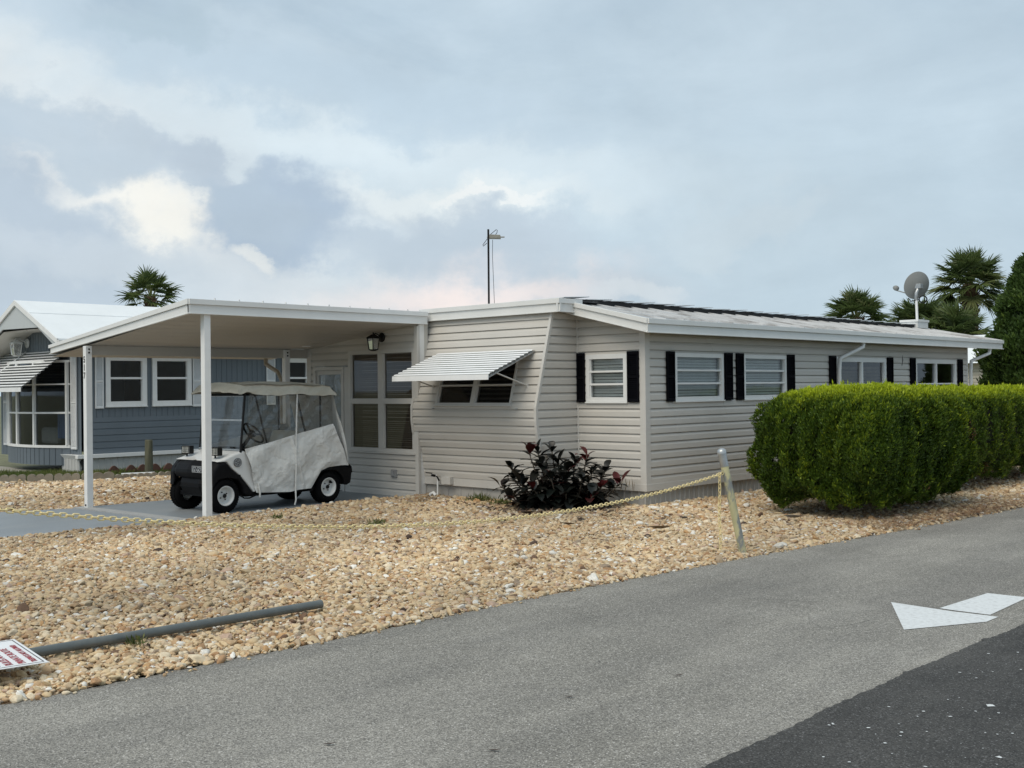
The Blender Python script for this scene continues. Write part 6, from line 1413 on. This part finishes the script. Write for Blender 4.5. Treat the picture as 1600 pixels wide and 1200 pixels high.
# lawn strip and small weeds
def grass(name, poly, n, h, m, z0=0.0, seed=1):
    rng = np.random.default_rng(seed); P = np.array(poly); a0, b0 = P.min(0); a1, b1 = P.max(0); Q = np.c_[rng.uniform(a0, a1, n), rng.uniform(b0, b1, n)]; Q = Q[in_poly(Q, poly)]; n = len(Q)
    P3 = np.c_[Q, np.full(n, z0)]; cl = hsh(P3, 2.2, seed); keep = rng.random(n) < .25 + 1.1 * cl; P3 = P3[keep]; cl = cl[keep]; n = len(P3)
    D = np.c_[rng.normal(0, .35, n), rng.normal(0, .35, n), np.ones(n)] * (h * rng.uniform(.4, 1.2, n) * (.5 + cl))[:, None]; a = rng.uniform(0, pi, n); S = np.c_[np.cos(a), np.sin(a), np.zeros(n)] * .006
    V = np.stack([P3 - S, P3 + S, P3 + D + S * .2, P3 + D - S * .2], 1).reshape(-1, 3); return array_mesh(name, V, np.arange(4 * n).reshape(-1, 4), m, attr=np.repeat(np.clip(cl + rng.normal(0, .2, n), 0, 1), 4))
GR = leafmat('grass_blade', (.05, .075, .02), (.10, .14, .03), (.20, .19, .06), rough=.8, trans=.2)
LAWN = [(-24.6, 4.0), (-22.2, 7.65), (-21.42, 8.65), (-20.58, 9.85), (-20.28, 11.65), (-20.0, 14.0), (-22.2, 14.0), (-22.25, 10.5), (-23.3, 10.4), (-24.7, 8.6)]
o = sheet('lawn_soil', LAWN, -0.012, mat('lawn_soil', (.12, .105, .055), .95, var=.35, vscale=5))
o = grass('lawn', LAWN, 90000, .085, GR); o['kind'] = 'stuff'; o['label'] = 'patchy olive grass in front of the blue house'; o['category'] = 'grass'
def weed(x, y, z, r, n, label, seed, hh=.06):
    rng = np.random.default_rng(seed); P = np.c_[x + rng.normal(0, r, n), y + rng.normal(0, r, n), np.full(n, z)]; Nn = np.tile([0, 0, 1.0], (n, 1))
    V, F, T = sprays(P, Nn, 3, hh, .006, up=.7, out=.2, spread=.6, rng=rng, tvar=.2); o = array_mesh('weed', V, F, leafmat('weed_leaf', (.05, .075, .02), (.10, .13, .03), (.19, .19, .07), rough=.7), attr=T); tag(o, label, 'weed', 'weeds in the gravel')
weed(-10.33, 8.52, .055, .06, 60, 'small green weed tuft in the middle of the gravel', 1)
weed(-11.35, 11.25, .05, .10, 120, 'grassy weed tuft at the foot of the bay skirting', 2, .09)
weed(-11.85, 8.15, .05, .035, 30, 'tiny weed in the gravel nearer the golf cart', 3)
weed(-10.72, 11.02, .05, .08, 90, 'grassy weed tuft left of the rubber plant', 4, .09)
weed(-6.72, 3.55, .05, .025, 16, 'tiny weed sprouting beside the grey pole', 5, .05)
# dropped dry leaves and bark among the stones
rng2 = random.Random(21)
DRY = mat('dry_leaf', (.20, .15, .10), .9, var=.3, vscale=14); DRYD = mat('dry_leaf_dark', (.07, .055, .045), .9, var=.3)
def dry_leaf(x, y, L_, W_, a, z, label, m):
    b = MB(); d = Vector((cos(a), sin(a), 0)); s = Vector((-sin(a), cos(a), 0)); K = 6; pr = (.08, .7, 1, .95, .6, .05); vs = []
    for k in range(K):
        f = k / (K - 1); q = Vector((x, y, z)) + d * (L_ * (f - .5)) + Vector((0, 0, .10 * L_ * (2 * f - 1) ** 2)); w = W_ * pr[k]; vs += [q - s * w + Vector((0, 0, w * .8)), q, q + s * w + Vector((0, 0, w * .6))]
    b.add(vs, [(3 * k + j, 3 * k + j + 1, 3 * k + 4 + j, 3 * k + 3 + j) for k in range(K - 1) for j in range(2)], 0, True)
    o = b.build('dry_leaf', m, recalc=False); tag(o, label, 'leaf', 'dry leaves on the gravel')
for i, (x, y, L_, W_, a, lab, m) in enumerate([(-7.40, 10.15, .26, .045, .9, 'long curled brown leaf on the gravel left of the leaning post', DRY), (-8.45, 9.8, .20, .03, .3, 'thin brown leaf on the gravel below the right side of the rubber plant', DRY), (-8.7, 10.3, .22, .05, 2.2, 'broad brown leaf nearest the rubber plant', DRY), (-9.25, 9.55, .17, .03, 1.4, 'narrow dry leaf on gravel straight below the rubber plant', DRY),
        (-6.78, 11.96, .22, .05, .6, 'grey crumpled leaf on the gravel in front of the hedge', mat('grey_leaf', (.25, .25, .25), .9)), (-7.75, 11.1, .13, .03, 2.9, 'dark leaf lying between the rubber plant and the leaning post', DRYD), (-9.6, 10.35, .2, .04, 1.1, 'dark dry leaf at the foot of the rubber plant', DRYD)]): dry_leaf(x, y, L_, W_, a, .085, lab, m)
for i, (px_, py_, a, lab) in enumerate([(-3.61, 3.65, .5, 'dark leaf on the asphalt at the bottom centre, left of the others'), (-3.93, 4.55, .4, 'dark leaf on the asphalt near the bottom centre of the road'), (-3.75, 5.3, 1.0, 'dark leaf on the asphalt farther up toward the arrow'), (-4.25, 3.2, .8, 'dark leaf on the asphalt nearest the bottom edge')]):
    b = MB(); d = Vector((cos(a), sin(a), 0)); s = Vector((-sin(a), cos(a), 0)); c_ = Vector((px_, py_, .008)); b.add([c_ - d * .035, c_ - d * .01 + s * .009, c_ + d * .035 + Vector((0, 0, .006)), c_ + d * .005 - s * .011], [(0, 1, 2, 3)]); o = b.build('road_leaf', DRYD, recalc=False); tag(o, lab, 'leaf', 'dark leaves on the asphalt')

rng = np.random.default_rng(18); n = 900; y_ = 11.05 + rng.normal(0, .35, n); x_ = -9.95 + rng.normal(0, .65, n); ok = (y_ < 11.4) | (x_ > -10.2) & (y_ < 12.1); x_, y_ = x_[ok], y_[ok]; n = len(x_)
P = np.c_[x_, y_, .06 + rng.random(n) * .035]; a = rng.uniform(0, pi, n); L_ = rng.uniform(.02, .075, n); d_ = np.c_[np.cos(a), np.sin(a), rng.normal(0, .25, n)] * L_[:, None]; s_ = np.c_[-np.sin(a), np.cos(a), rng.normal(0, .3, n)] * rng.uniform(.006, .02, n)[:, None]
V = np.stack([P - d_, P - s_, P + d_, P + s_], 1).reshape(-1, 3)
o = array_mesh('leaf_litter', V, np.arange(4 * n).reshape(-1, 4), leafmat('leaf_litter_mat', (.035, .025, .02), (.10, .065, .045), (.22, .15, .10), rough=.9, trans=0), attr=np.repeat(rng.random(n), 4)); o['kind'] = 'stuff'; o['label'] = 'dark fallen leaves scattered under the rubber plant'
